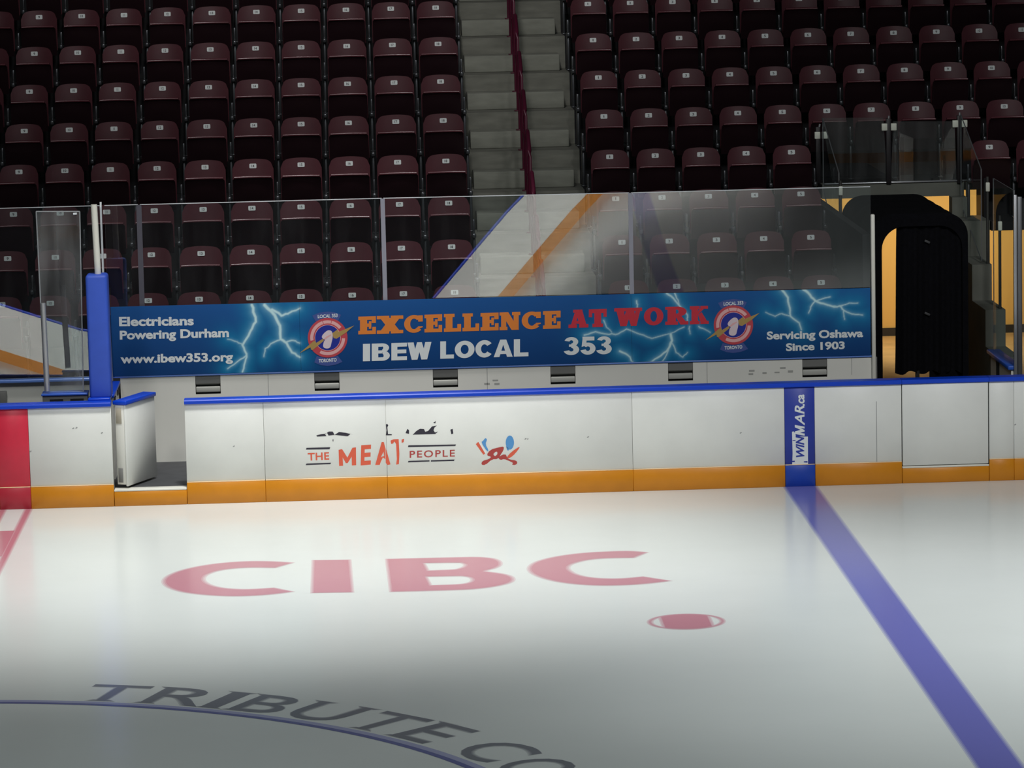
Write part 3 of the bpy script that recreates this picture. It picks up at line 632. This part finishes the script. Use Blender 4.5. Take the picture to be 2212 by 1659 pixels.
SA = {'I': [R_(0, 1, 0, 1)], 'L': [R_(0, .42, 0, 1), R_(0, 1, 0, .23)], 'E': [R_(0, .38, 0, 1), R_(0, 1, 0, .22), R_(0, .96, .39, .61), R_(0, 1, .78, 1)],
 'W': [[(.18, 0), (.42, 0), (.26, 1), (0, 1)], [(.2, 0), (.42, 0), (.60, 1), (.40, 1)], [(.58, 0), (.82, 0), (.60, 1), (.40, 1)], [(.58, 0), (.82, 0), (1, 1), (.74, 1)]],
 'A': [[(0, 0), (.3, 0), (.58, 1), (.34, 1)], [(.70, 0), (1, 0), (.66, 1), (.42, 1)], R_(.2, .8, .17, .36)],
 'B': [R_(0, .36, 0, 1), R_(0, .6, 0, .2), R_(0, .58, .42, .6), R_(0, .58, .81, 1), arc(.58, .74, .38, .26, .06, .08, -90, 90, 14), arc(.6, .29, .4, .29, .06, .1, -90, 90, 14)],
 'O': [arc(.5, .5, .5, .5, .2, .27, 0, 360, 40)], 'C': [arc(.5, .5, .5, .5, .19, .26, 38, 322, 36)],
 '3': [arc(.46, .73, .48, .27, .13, .09, -90, 165, 20), arc(.46, .29, .54, .30, .15, .10, -165, 90, 20), R_(.3, .5, .46, .59)],
 '5': [R_(.12, .92, .78, 1), [(.06, .44), (.36, .5), (.42, 1), (.14, 1)], arc(.48, .33, .52, .34, .15, .13, -165, 140, 24)]}
def slab(name, words, m, SL=SL):
    mb = MB()
    for spec, y_l, y_r, h in words:                               # each letter: (char, px left, px right); baseline runs y_l -> y_r
        xa, xb = spec[0][1], spec[-1][2]
        for ch, x0, x1 in spec:
            f = lambda x: y_l+(y_r-y_l)*(x-xa)/(xb-xa)
            a, b, c = at(x0, f(x0), YT), at(x1, f(x1), YT), at(x0, f(x0)-h, YT)
            polys = []
            for poly in SL[ch]:
                n = len(poly)
                if ch in 'OCRB35' and n >= 12: polys += [[poly[i], poly[i+1], poly[n-2-i], poly[n-1-i]] for i in range(n//2-1)]
                else: polys.append(poly)
            P, F = union2d(polys); lay(mb, P, F, quad_map(a, b, c))
    return mb.build(name, m, banner)
slab('lettering', [([('E', 774, 812), ('X', 814, 871), ('C', 873, 914), ('E', 917, 955), ('L', 959, 996), ('L', 999, 1035), ('E', 1038, 1077), ('N', 1079, 1124), ('C', 1127, 1169), ('E', 1173, 1211)], 722.5, 709.5, 38.5)], T_ORANGE)
slab('lettering', [([('A', 1228, 1271), ('T', 1272, 1310.5)], 708.5, 706, 39)], T_RED)
slab('lettering', [([('W', 1327, 1387), ('O', 1391, 1433), ('R', 1437, 1487), ('K', 1490, 1531)], 705, 699.5, 39)], T_RED)
slab('lettering', [([('I', 784, 799.5), ('B', 803, 842), ('E', 845.5, 879), ('W', 880, 932)], 780.5, 776, 37.5)], T_WHITE, SA)
slab('lettering', [([('L', 951, 980.5), ('O', 982.5, 1025), ('C', 1027, 1066), ('A', 1066.5, 1107.5), ('L', 1110, 1141.5)], 775, 769.5, 37.5)], T_WHITE, SA)
slab('lettering', [([('3', 1219.7, 1251), ('5', 1254.5, 1286.5), ('3', 1290, 1321.5)], 767, 764.5, 38.5)], T_WHITE, SA)
def emblem(cx, cy, R0):
    e = lambda L: [(cx+x*R0, cy+y*R0) for x, y in L]              # unit = ring radius, y down
    lay_ = lambda mb, L, mi, dy=0: decal(mb, [L], mi, Y=YT-.0004*dy, conv=e)
    mb = MB()
    sect = lambda r0, r1, a0, a1: ell(0, 0, r1, r1, a0, a1, 14)+list(reversed(ell(0, 0, r0, r0, a0, a1, 14)))
    lay_(mb, [(-.78, -1.12), (-.4, -1.27), (0, -1.32), (.35, -1.28), (.68, -1.16), (.52, -.84), (0, -.95), (-.62, -.84)], 3)
    lay_(mb, [(-.55, .92), (0, 1.05), (.5, .9), (.75, 1.22), (.4, 1.36), (0, 1.42), (-.35, 1.38), (-.68, 1.25)], 3)
    lay_(mb, ell(0, 0, 1, 1, n=48), 0, 1)
    for a0, a1 in ((170, 252), (254, 282), (284, 322), (2, 118)): lay_(mb, sect(.72, .88, a0, a1), 1, 2)
    lay_(mb, ell(0, 0, .66, .66, n=40), 1, 2); lay_(mb, ell(0, 0, .635, .635, n=40), 2, 3)
    lay_(mb, [(-1.42, .78), (-.72, .18), (-.62, .16), (-.58, .26), (-.2, .02), (-.2, .16), (-.75, .62), (-.84, .6), (-.86, .48)], 4, 4)
    lay_(mb, [(1.34, -.62), (.95, -.28), (.45, .05), (.3, .02), (.22, -.22), (.5, -.42), (.56, -.3)], 4, 4)
    lay_(mb, smooth_loop([(-.3, .02), (-.28, -.14), (-.02, -.38), (.15, -.38), (.24, -.28), (.26, 0), (.18, .3), (.14, .5), (-.05, .56), (-.25, .48), (-.2, .2), (-.12, .1)], 2), 5, 5)
    lay_(mb, [(-.2, .06), (-.05, -.08), (.18, -.18), (.18, -.12), (0, 0), (-.14, .1)], 1, 6)
    for s, y0, y1, x0, x1 in (('LOCAL 353', -.98, -1.16, -.5, .5), ('TORONTO', 1.26, 1.08, -.45, .45)):
        pts, fs = text2d(s, .03); a, b, c = (at(*e([q])[0], YT-.001) for q in ((x0, y0), (x1, y0-.06), (x0, y1))); lay(mb, pts, fs, quad_map(a, b, c), 6)
    mb.build('round_emblem', [G_RING, G_RIM, G_BLUE, G_NAVY, G_GOLD, G_FIST, T_WHITE], banner)
emblem(707.8, 729.6, 42.8); emblem(1584.3, 702, 42.5)

# ================================================================== LEFT: divider between the benches
t = empty('bench_divider', (.88, .9, .16), 'white dividing wall with blue cap behind the open gate hinge', 'divider')
MB().box(.84, .935, .62, 1.56, .164, .975).build('panel', WALLW, t)
MB().bbox(.825, .95, .60, 1.58, .975, 1.01, .008).build('cap_rail', BLUE, t)
MB().box(.936, .945, 1.30, 1.5, .90, .96).build('slot', BLACK, t)
MB().box(.936, .945, .75, .95, .90, .95).build('slot', BLACK, t)
t = empty('padded_post', (.845, .30, 1.02), 'blue padded post at the front of the bench divider', 'post')
MB().bbox(.745, .955, .16, .42, 1.035, 2.245, .03, seg=3).build('pad', PAD, t)
MB().tube([(.862, .29, 2.2), (.848, .29, 2.92)], .032, 10).build('upper_tube', ALUW, t)
MB().bbox(.73, .945, .10, .34, 1.02, 1.05, .01).build('foot_plate', BLUE, t)
# short screen between the bench gates
t = empty('screen_panel', (.5, .3, 1.08), 'short clear screen with silver post left of the blue pad', 'screen')
o = MB(); a, b, c, d = at(97, 846, .3), at(180, 846, .3), at(172, 457, .3), at(78, 457, .3)
th = .012; vs = [(p.x, y, p.z) for y in (.3, .3+th) for p in (a, b, c, d)]
o.add(vs, [(0, 1, 2, 3), (7, 6, 5, 4)], 0); o.add(vs, [(0, 4, 5, 1), (1, 5, 6, 2), (2, 6, 7, 3), (3, 7, 4, 0)], 1); o.build('pane', [GLASS3, RIM_PALE], t)
e_ = .006
o = MB()
for p, q in ((d, c), (a, d), (c, b)): o.tube([(p.x, .306, p.z), (q.x, .306, q.z)], .0065, 6)
o.build('edge_trim', mat('edge_pale', (150, 152, 156), .4), t)
p, q = at(90, 655, .28), at(101, 845, .28)
MB().tube([(p.x+.012, .285, p.z), (q.x+.005, .285, q.z)], .026, 12).build('channel_post', ALU, t)
p = at(162, 462, .29); MB().tube([(p.x-.018, .292, p.z), (p.x+.018, .292, p.z+.002)], .010, 8).build('clip', RIM_PALE, t)
# blue-topped shelf
p, q = at(92, 847, .3), at(197, 849, .3)
t = empty('bottle_shelf', ((p.x+q.x)/2, .3, 1.0), 'grey slotted shelf with blue top below the short screen', 'shelf')
MB().bbox(p.x-.01, q.x-.03, .24, .46, 1.065, 1.085, .006).build('top', mat('cap_blue_dull', (46, 92, 190), .4), t)
MB().box(p.x, q.x-.035, .26, .44, .985, 1.065).build('box_body', GREYM, t)
for x in (p.x+.07, p.x+.27): MB().box(x, x+.13, .256, .262, 1.005, 1.03).build('slot', BLACK, t)
p = at(-4, 845, 1.6); q = at(15, 870, 1.6)
tag(MB().bbox(p.x, q.x, 1.55, 1.62, q.z-.03, p.z, .004).build('wall_box', GREYM), 'grey box on the left bench wall at the photo edge', 'box')

# ================================================================== STANDS
YF = lambda j: 2.35+.85*j                                          # front edge of tier j
TZ = lambda j: .88+.391*j
NJ = 11
AX0, AX1 = 4.66, 5.94
def tiers(x0, x1, js, m, th=.12):
    mb = MB()
    for j in js:
        mb.box(x0, x1, YF(j), YF(j+1)+.12, TZ(j)-th, TZ(j)); mb.box(x0, x1, YF(j), YF(j)+.12, TZ(j)-.389, TZ(j)-th)
    return mb
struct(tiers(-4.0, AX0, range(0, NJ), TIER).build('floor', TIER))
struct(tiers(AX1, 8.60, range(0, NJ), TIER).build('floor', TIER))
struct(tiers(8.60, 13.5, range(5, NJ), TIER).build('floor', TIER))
mb = MB(); mb.box(8.60, 13.5, 5.86, YF(5)+.12, TZ(4)-.12, TZ(4)-.001); struct(mb.build('floor', TIER))
mb = MB(); mb.box(10.385, 13.5, 4.90, YF(4)+.1, TZ(3)-.10, TZ(3)); mb.box(10.385, 13.5, 5.75, 5.87, TZ(3), TZ(4)); struct(mb.build('floor', TIER))
struct(MB().box(-4.0, 8.55, 1.72, 1.80, 0, .84).build('wall_back', TIER))
struct(MB().box(-4.0, 8.55, 1.80, 2.36, .80, .86).build('floor', TIER))
struct(MB().box(-22, 28, 12.1, 12.3, 0, 14).build('wall_back', TIER))
# stairs in the aisle
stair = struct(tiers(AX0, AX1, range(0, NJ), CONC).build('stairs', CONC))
for j in range(0, NJ):
    MB().bbox(AX0+.05, AX1-.09, YF(j+1)-.42, YF(j+1)+.001, TZ(j), TZ(j)+.196, .012).build('step', mat('step_concrete', (138, 139, 129), .9, noise=.16, nscale=6, bump=.3, stretch=(.6, 1, 2)), stair)
# handrails, one hoop per tier
for j in range(0, 9):
    x = 5.295; y0, y1 = YF(j)+.10, YF(j)+.56; z0 = TZ(j); z1 = z0+.92
    t = empty('handrail', (x, y0, z0), 'maroon handrail hoop in the stair aisle, %s up from the banner' % ORD[j+1], 'handrail', 'handrail hoops in the stair aisle')
    pts = [(x, y0, z0+.001)]+[(x, y0, z1-.08), (x, y0+.025, z1-.02), (x, y0+.08, z1+.02), (x, y1-.08, z1+.17), (x, y1-.025, z1+.175), (x, y1, z1+.12)]+[(x, y1, z0+.20)]
    MB().tube(pts, .024, 10).build('hoop', RAILM, t)
    MB().tube([(x, y0, z0+.45), (x, y1, z0+.62)], .017, 8).build('mid_bar', RAILM, t)
    MB().bbox(x-.05, x+.05, y0-.05, y0+.05, z0, z0+.012, .003, seg=1).build('base_plate', RAILM, t)
    MB().bbox(x-.05, x+.05, y1-.05, y1+.05, z0+.196, z0+.208, .003, seg=1).build('base_plate', RAILM, t)

# ---- one seat
def rounded_sheet(w, h, th, r, crown, curve, lean, nx=16, nz=10, lip=0.0, dome=0.0):
    """seat shell: rounded top corners, wrapped sides, leaning; faces -Y"""
    fr, bk = [], []
    for k in range(nz+1):
        for i in range(nx+1):
            u = -1+2*i/nx; x = u*w/2; e = max(0, abs(x)-(w/2-r))
            zt = h-crown*u*u-(r-math.sqrt(max(0, r*r-e*e)))
            v = k/nz; z = v*zt
            y = lean*z/h-curve*u*u-dome*(1-u*u)*(4*v*(1-v))
            if lip: y -= lip*max(0, (v-.8)/.2)**2
            fr.append((x, y, z)); bk.append((x*.985, y+th, z-(.004 if k == nz else 0)))
    W = nx+1; q = [(k*W+i, k*W+i+1, (k+1)*W+i+1, (k+1)*W+i) for k in range(nz) for i in range(nx)]
    mb = MB(); n = len(fr); per = list(range(W))+[k*W+nx for k in range(1, nz+1)]+[nz*W+i for i in range(nx-1, -1, -1)]+[k*W for k in range(nz-1, 0, -1)]
    mb.add(fr+bk, q+[tuple(n+a for a in reversed(f)) for f in q]+[(per[i], per[(i+1) % len(per)], n+per[(i+1) % len(per)], n+per[i]) for i in range(len(per))], 0, True)
    return mb
LABZ = .78
def make_seat_meshes(sc):
    out = {}
    b = rounded_sheet(.456*sc, .474, .022, .085*sc, .024, .035, .055); b.v = [(x, y-.035, z+.385) for x, y, z in b.v]
    o = b.build('backrest', SEATM); out['backrest'] = o.data; bpy.data.objects.remove(o)
    hp = .355
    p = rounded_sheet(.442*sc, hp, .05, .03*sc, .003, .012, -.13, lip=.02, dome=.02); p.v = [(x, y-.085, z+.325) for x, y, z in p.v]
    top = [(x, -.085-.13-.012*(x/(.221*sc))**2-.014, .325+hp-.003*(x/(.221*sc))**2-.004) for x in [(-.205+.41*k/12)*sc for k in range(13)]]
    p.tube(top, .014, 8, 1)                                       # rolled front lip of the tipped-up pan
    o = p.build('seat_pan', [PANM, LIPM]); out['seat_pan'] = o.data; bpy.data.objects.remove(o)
    for nm, sx in (('standard', -1),):
        s_ = MB(); hw = .266*sc
        s_.bbox(-hw-.016, -hw+.016, -.085, .035, .0, .40, .010); s_.bbox(-hw-.022, -hw+.022, -.15, -.05, .40, .455, .014)
        s_.bbox(-hw-.03, -hw+.03, -.11, .06, .0, .012, .004, seg=1); s_.bbox(-hw-.012, -hw+.012, -.06, .0, .45, .60, .006)
        o = s_.build('standard', STEEL); out['standard'] = o.data; bpy.data.objects.remove(o)
    return out
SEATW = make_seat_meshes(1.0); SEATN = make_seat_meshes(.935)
PLATES = {}
def plate_mesh(num):
    if num in PLATES: return PLATES[num]
    mb = MB(); w_, h_, r_ = .039, .0255, .010
    out = []
    for cx, cz, a0 in ((w_-r_, h_-r_, 0), (-w_+r_, h_-r_, 90), (-w_+r_, -h_+r_, 180), (w_-r_, -h_+r_, 270)):
        for i in range(5): a = math.radians(a0+90*i/4); out.append((cx+r_*math.cos(a), cz+r_*math.sin(a)))
    mb.prism(out, 'y', -.003, .006)
    pts, fs = text2d(str(num), .02); ww = sum(.0045 if q == '1' else .0105 for q in str(num))
    lay(mb, pts, fs, lambda p: (-ww+2*ww*p[0], -.0042, -.014+.028*p[1]), 1)
    o = mb.build('number_plate', [PLATE, INK]); PLATES[num] = o.data; bpy.data.objects.remove(o); return PLATES[num]
def seat(x, j, num, narrow, label, group, end=False):
    Y = 2.92+.85*j; t = empty('stadium_seat', (x, Y, TZ(j)), label, 'seat', group)
    src = SEATN if narrow else SEATW
    def part(nm, me, loc=(0, 0, 0), rot=None, sx=1):
        o = bpy.data.objects.new(nm, me); COL.objects.link(o); o.parent = t; o.location = loc
        if rot: o.rotation_euler = rot
        if sx != 1: o.scale = (sx, 1, 1)
        return o
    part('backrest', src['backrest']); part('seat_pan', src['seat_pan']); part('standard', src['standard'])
    if end:
        part('standard', src['standard'], loc=((.532 if not narrow else .497), 0, 0))
    part('number_plate', plate_mesh(num), loc=(0, .0085, LABZ), rot=(math.radians(-6.8), 0, 0))
LX = [4.385, 3.848, 3.312, 2.777, 2.243, 1.713, 1.183, .667, .164, -.342, -.85]
ROWTXT = lambda j: 'topmost row in view' if j == 8 else ('front row' if j == 0 else '%s row up' % ORD[j+1])
for j in range(9):
    for i, x in enumerate(LX):
        px = project((x, 2.92+.85*j, TZ(j)+.6))[0]
        if px < -42: continue
        nar = i >= 6
        seat(x, j, 18-i, nar, 'maroon folding seat left of the stairs, %s, %s from the aisle' % (ROWTXT(j), ORD[i+1]), 'maroon seats left of the stairs', end=(i == 0))
    for i in range(11):
        x = 6.21+.508*i
        px = project((x, 2.92+.85*j, TZ(j)+.6))[0]
        if px > 2250 or (j < 3 and x > 8.5) or (j == 3 and 8.5 < x < 10.1): continue
        if j == 3 and i >= 8: x += .19                             # the short block past the tunnel starts further right
        seat(x, j, i+1, True, 'maroon folding seat right of the stairs, %s, %s from the aisle' % (ROWTXT(j), ORD[i+1]), 'maroon seats right of the stairs', end=(i == 10 or (j < 4 and i == 4)))

# ================================================================== TUNNEL (vomitory) on the right
struct(MB().box(8.60, 13.6, 10.3, 10.42, 0, 4.4).build('wall_back', AMBER))
struct(MB().box(8.60, 13.6, 10.27, 10.30, .10, .20).build('baseboard_back', mat('baseboard_dark', (40, 34, 30), .7)))
struct(MB().box(8.60, 13.6, 1.68, 10.3, .02, .10).build('floor', AMBERF))
struct(MB().box(8.52, 8.60, 1.72, 10.3, 0, 2.28).build('wall_left', TIER))
beam = struct(MB().box(8.60, 10.20, 5.62, 5.86, 2.285, 2.445).build('trim_2', CONCD))
MB().bbox(8.62, 10.24, 5.60, 5.66, 2.445, 2.462, .004, seg=1).build('glass_channel', ALU, beam)
struct(MB().box(10.03, 10.20, 5.40, 5.62, .10, 2.285).build('trim_3', CONCD))
struct(MB().box(10.37, 10.42, 5.30, 5.80, 1.9, 2.5).build('trim_4', TIER))
mb = MB()
for j in (0, 1, 2, 3): mb.box(10.03, 10.245 if j < 3 else 10.37, YF(j)+.02, YF(j+1)+(.02 if j < 3 else -.2), .10, TZ(j)+.012)
struct(mb.build('wall_right', CONCD))
# glass rail above the tunnel
def railpane(q, label):
    a, b, c, d = [at(x, y, 5.63) for x, y in q]; th = .012
    vs = [(p.x, y, p.z) for y in (5.63, 5.63+th) for p in (a, b, c, d)]
    o = MB(); o.add(vs, [(0, 1, 2, 3), (7, 6, 5, 4)], 0); o.add(vs, [(0, 4, 5, 1), (1, 5, 6, 2), (2, 6, 7, 3), (3, 7, 4, 0)], 1)
    return tag(o.build('glass_rail_pane', [GLASS2, mat('pane_edge_dim', (96, 98, 100), .4)]), label, 'glass', 'glass rail panes over the tunnel')
railpane([(1798, 393), (1917, 393), (1908, 254), (1776, 255)], 'left glass rail pane above the tunnel beam')
railpane([(1924, 393), (2066, 391), (2062, 262), (1930, 262)], 'right glass rail pane above the tunnel beam')
DARKP = mat('rail_post_dark', (30, 26, 30), .5)
for (xt, yt, xb, yb, lab) in ((1920, 250, 1920, 397, 'dark rail post between the two glass panes over the tunnel'), (2073, 243, 2073, 396, 'dark rail post at the right end of the tunnel glass'), (1771, 268, 1768, 396, 'dark rail post at the left end of the tunnel glass')):
    p, q = at(xt, yt, 5.60), at(xb, yb, 5.60)
    t = empty('rail_post', (q.x, 5.60, q.z), lab, 'post', 'posts of the tunnel glass rail')
    MB().bbox(q.x-.028, q.x+.028, 5.585, 5.625, q.z, p.z-.03, .006).build('upright', DARKP, t)
    MB().tube([(q.x, 5.6, p.z-.10), (p.x, 5.6, p.z)], .012, 8).build('pin', ALU, t)
    for dx in (-.052, .052):
        if q.x+dx < 8.6 and dx < 0: dx = -.03
        MB().bbox(p.x+dx-.032, p.x+dx+.032, 5.575, 5.612, p.z-.165, p.z-.085, .006).build('clamp', mat('clamp_pale', (226, 228, 214), .4), t)
def sidepane(x, y0, z0, h0, y1, z1, h1, label):
    o = MB(); vs = [(xx, y, z) for xx in (x, x+.012) for y, z in ((y0, z0), (y1, z1), (y1, z1+h1), (y0, z0+h0))]
    o.add(vs, [(0, 1, 2, 3), (7, 6, 5, 4)], 0); o.add(vs, [(0, 4, 5, 1), (1, 5, 6, 2), (2, 6, 7, 3), (3, 7, 4, 0)], 1)
    return tag(o.build('glass_rail_pane', [GLASS4, mat('pane_edge_dim', (96, 98, 100), .4)]), label, 'glass', 'glass rail panes over the tunnel')
sidepane(8.60, 4.2, 1.70, 1.0, 5.55, 2.40, .80, 'sloping glass pane on the left side of the tunnel opening')
sidepane(10.15, 4.2, 1.70, 1.0, 5.55, 2.20, 1.0, 'sloping glass pane on the right side of the tunnel opening')
for (x, y, z0, z1, lab) in ((8.615, 4.15, 1.55, 2.62, 'thin post with bright clamp at the left tunnel side'), (10.215, 4.15, 1.67, 2.62, 'thin post with bright clamp on the right tunnel steps'), (10.20, 3.3, 1.28, 2.28, 'lower thin post standing on the right tunnel steps')):
    t = empty('rail_post', (x, y, z0), lab, 'post', 'side posts of the tunnel opening')
    MB().tube([(x, y, z0), (x, y, z1)], .016, 8).build('upright', mat('rail_post_grey', (60, 60, 58), .5), t)
    MB().bbox(x-.022, x+.022, y-.03, y, z1-.16, z1-.06, .008).build('clamp', mat('clamp_pale', (226, 228, 214), .4), t)
# black canopy tunnel
t = empty('tunnel_canopy', (9.2, 3.5, .1), 'black fabric arched canopy standing in the lit tunnel', 'canopy')
def hoop_profile(x0, x1, zt, r, n=8):
    P = [(x0, .10)]+[(x0+r-r*math.cos(math.radians(90*i/n)), zt-r+r*math.sin(math.radians(90*i/n))) for i in range(n+1)]+[(x1-r+r*math.sin(math.radians(90*i/n)), zt-r+r*math.cos(math.radians(90*i/n))) for i in range(n+1)]+[(x1, .10)]
    return P
o = MB(); Ys = [2.42+i*(4.62-2.42)/12 for i in range(13)]; rings_o, rings_i = [], []
for k, yy in enumerate(Ys):
    sag = .016*math.sin(math.pi*(k % 3)/3); rr = .24
    oo = hoop_profile(8.685+sag, 9.715-sag, 2.41-sag, rr); ii = hoop_profile(8.685+.13, 9.715-.06, 2.41-.13, rr)
    rings_o.append([(x, yy, z) for x, z in oo]); rings_i.append([(x, yy, z) for x, z in ii])
n = len(rings_o[0])
vs = [v for r in rings_o for v in r]+[v for r in rings_i for v in r]; off = n*len(Ys); fs = []
for k in range(len(Ys)-1):
    for i in range(n-1):
        fs.append((k*n+i, k*n+i+1, (k+1)*n+i+1, (k+1)*n+i)); fs.append((off+k*n+i, off+(k+1)*n+i, off+(k+1)*n+i+1, off+k*n+i+1))
for k in (0, len(Ys)-1):
    for i in range(n-1): fs.append((k*n+i, off+k*n+i, off+k*n+i+1, k*n+i+1))
o.add(vs, fs, 0, True); o.build('canopy_shell', FABRIC, t)
# hanging curtain in the canopy's mouth, with folds
a = at(1937, 500, 2.46); b = at(2078, 500, 2.46); zb = at(1960, 806, 2.46).z
o = MB(); nx = 48; fr = []
for k, z in enumerate((2.30, 2.0, 1.5, 1.0, zb)):
    for i in range(nx+1):
        u = i/nx; amp = .012+.016*k/4
        x = a.x-.012*k*(1-u)*.5+(b.x-a.x)*u; fr.append((x, 2.47+amp*math.sin(u*38)+amp*.6*math.sin(u*17+1), z-(.02*math.sin(u*20) if k == 4 else 0)))
W = nx+1; q = [(k*W+i, k*W+i+1, (k+1)*W+i+1, (k+1)*W+i) for k in range(4) for i in range(nx)]
bk = [(x, y+.008, z) for x, y, z in fr]; N_ = len(fr)
per = list(range(W))+[k*W+nx for k in range(1, 5)]+[4*W+i for i in range(nx-1, -1, -1)]+[k*W for k in range(3, 0, -1)]
o.add(fr+bk, q+[tuple(N_+v for v in reversed(f)) for f in q]+[(per[i], per[(i+1) % len(per)], N_+per[(i+1) % len(per)], N_+per[i]) for i in range(len(per))], 0, True)
o.build('front_curtain', FABRIC, t)
o = MB()
for px, py in ((2003, 522), (2003, 678)):
    p = at(px, py, 2.44); o.bbox(p.x-.03, p.x+.03, 2.43, 2.45, p.z-.012, p.z+.012, .004, M=Matrix.Translation(p) @ Matrix.Rotation(math.radians(25), 4, 'Y') @ Matrix.Translation(-p))
o.build('strap', mat('strap_grey', (60, 60, 62), .6), t)
MB().box(at(1978, 810, 2.47).x, at(1986, 810, 2.47).x, 2.46, 2.50, .10, zb+.02).build('leg', BLACK, t)
o = MB(); o.box(at(2008, 810, 2.50).x, b.x, 2.485, 2.52, .10, zb+.05); o.build('side_flap', FABRIC, t)
# right-hand divider beyond the tunnel
t = empty('bench_divider', (10.06, 2.1, .1), 'white dividing wall with blue cap right of the tunnel', 'divider')
MB().box(10.02, 10.10, 1.62, 2.85, .10, .86).build('panel', WALLW, t)
MB().bbox(9.985, 10.13, 1.60, 2.9, .86, .905, .01).build('cap_rail', mat('cap_blue_dull', (46, 92, 190), .4), t)
o = MB(); o.prism([(2.30, .86), (2.36, .86), (2.345, .80), (2.34, .55), (2.31, .55), (2.315, .80)], 'x', 9.99, 10.02); o.build('bracket', BLACK, t)
t = empty('glass_post', (10.09, 1.6, .75), 'silver glass post at the right edge of the photo', 'post')
MB().bbox(10.04, 10.075, 1.555, 1.595, .76, 2.66, .006).build('channel', ALU, t)
MB().bbox(10.08, 10.125, 1.555, 1.598, .76, 2.64, .006).build('channel', mat('channel_dark', (120, 122, 126), .4, metal=.6), t)
o = MB(); vs = [(xx, y, z) for xx in (10.05, 10.062) for y, z in ((1.62, .90), (2.85, .90), (2.85, 2.72), (1.62, 2.70))]
o.add(vs, [(0, 1, 2, 3), (7, 6, 5, 4)], 0); o.add(vs, [(0, 4, 5, 1), (1, 5, 6, 2), (2, 6, 7, 3), (3, 7, 4, 0)], 1)
tag(o.build('divider_glass', [GLASS4, mat('pane_edge_dim', (96, 98, 100), .4)]), 'glass pane standing on the right dividing wall, seen nearly edge on', 'glass')
o = MB(); o.box(10.13, 13.4, 1.60, 1.612, .80, 2.62, 0); tag(o.build('barrier_glass', GLASS3), 'glass pane right of the silver post at the right edge', 'glass')
struct(MB().box(10.13, 13.5, 1.60, 1.70, .10, .80).build('wall_right', WALLW))

# ================================================================== near-side boards, seen only as reflections in the bowed glass
wf = struct(MB().box(-22, 28, -26.06, -25.92, .2, .985).build('wall_front', WHITE))
MB().box(-22, 28, -26.06, -25.905, 0, .2).build('kick_strip', ORANGE, wf)
MB().bbox(-22, 28, -26.08, -25.90, .985, 1.03, .01).build('cap_rail', BLUE, wf)
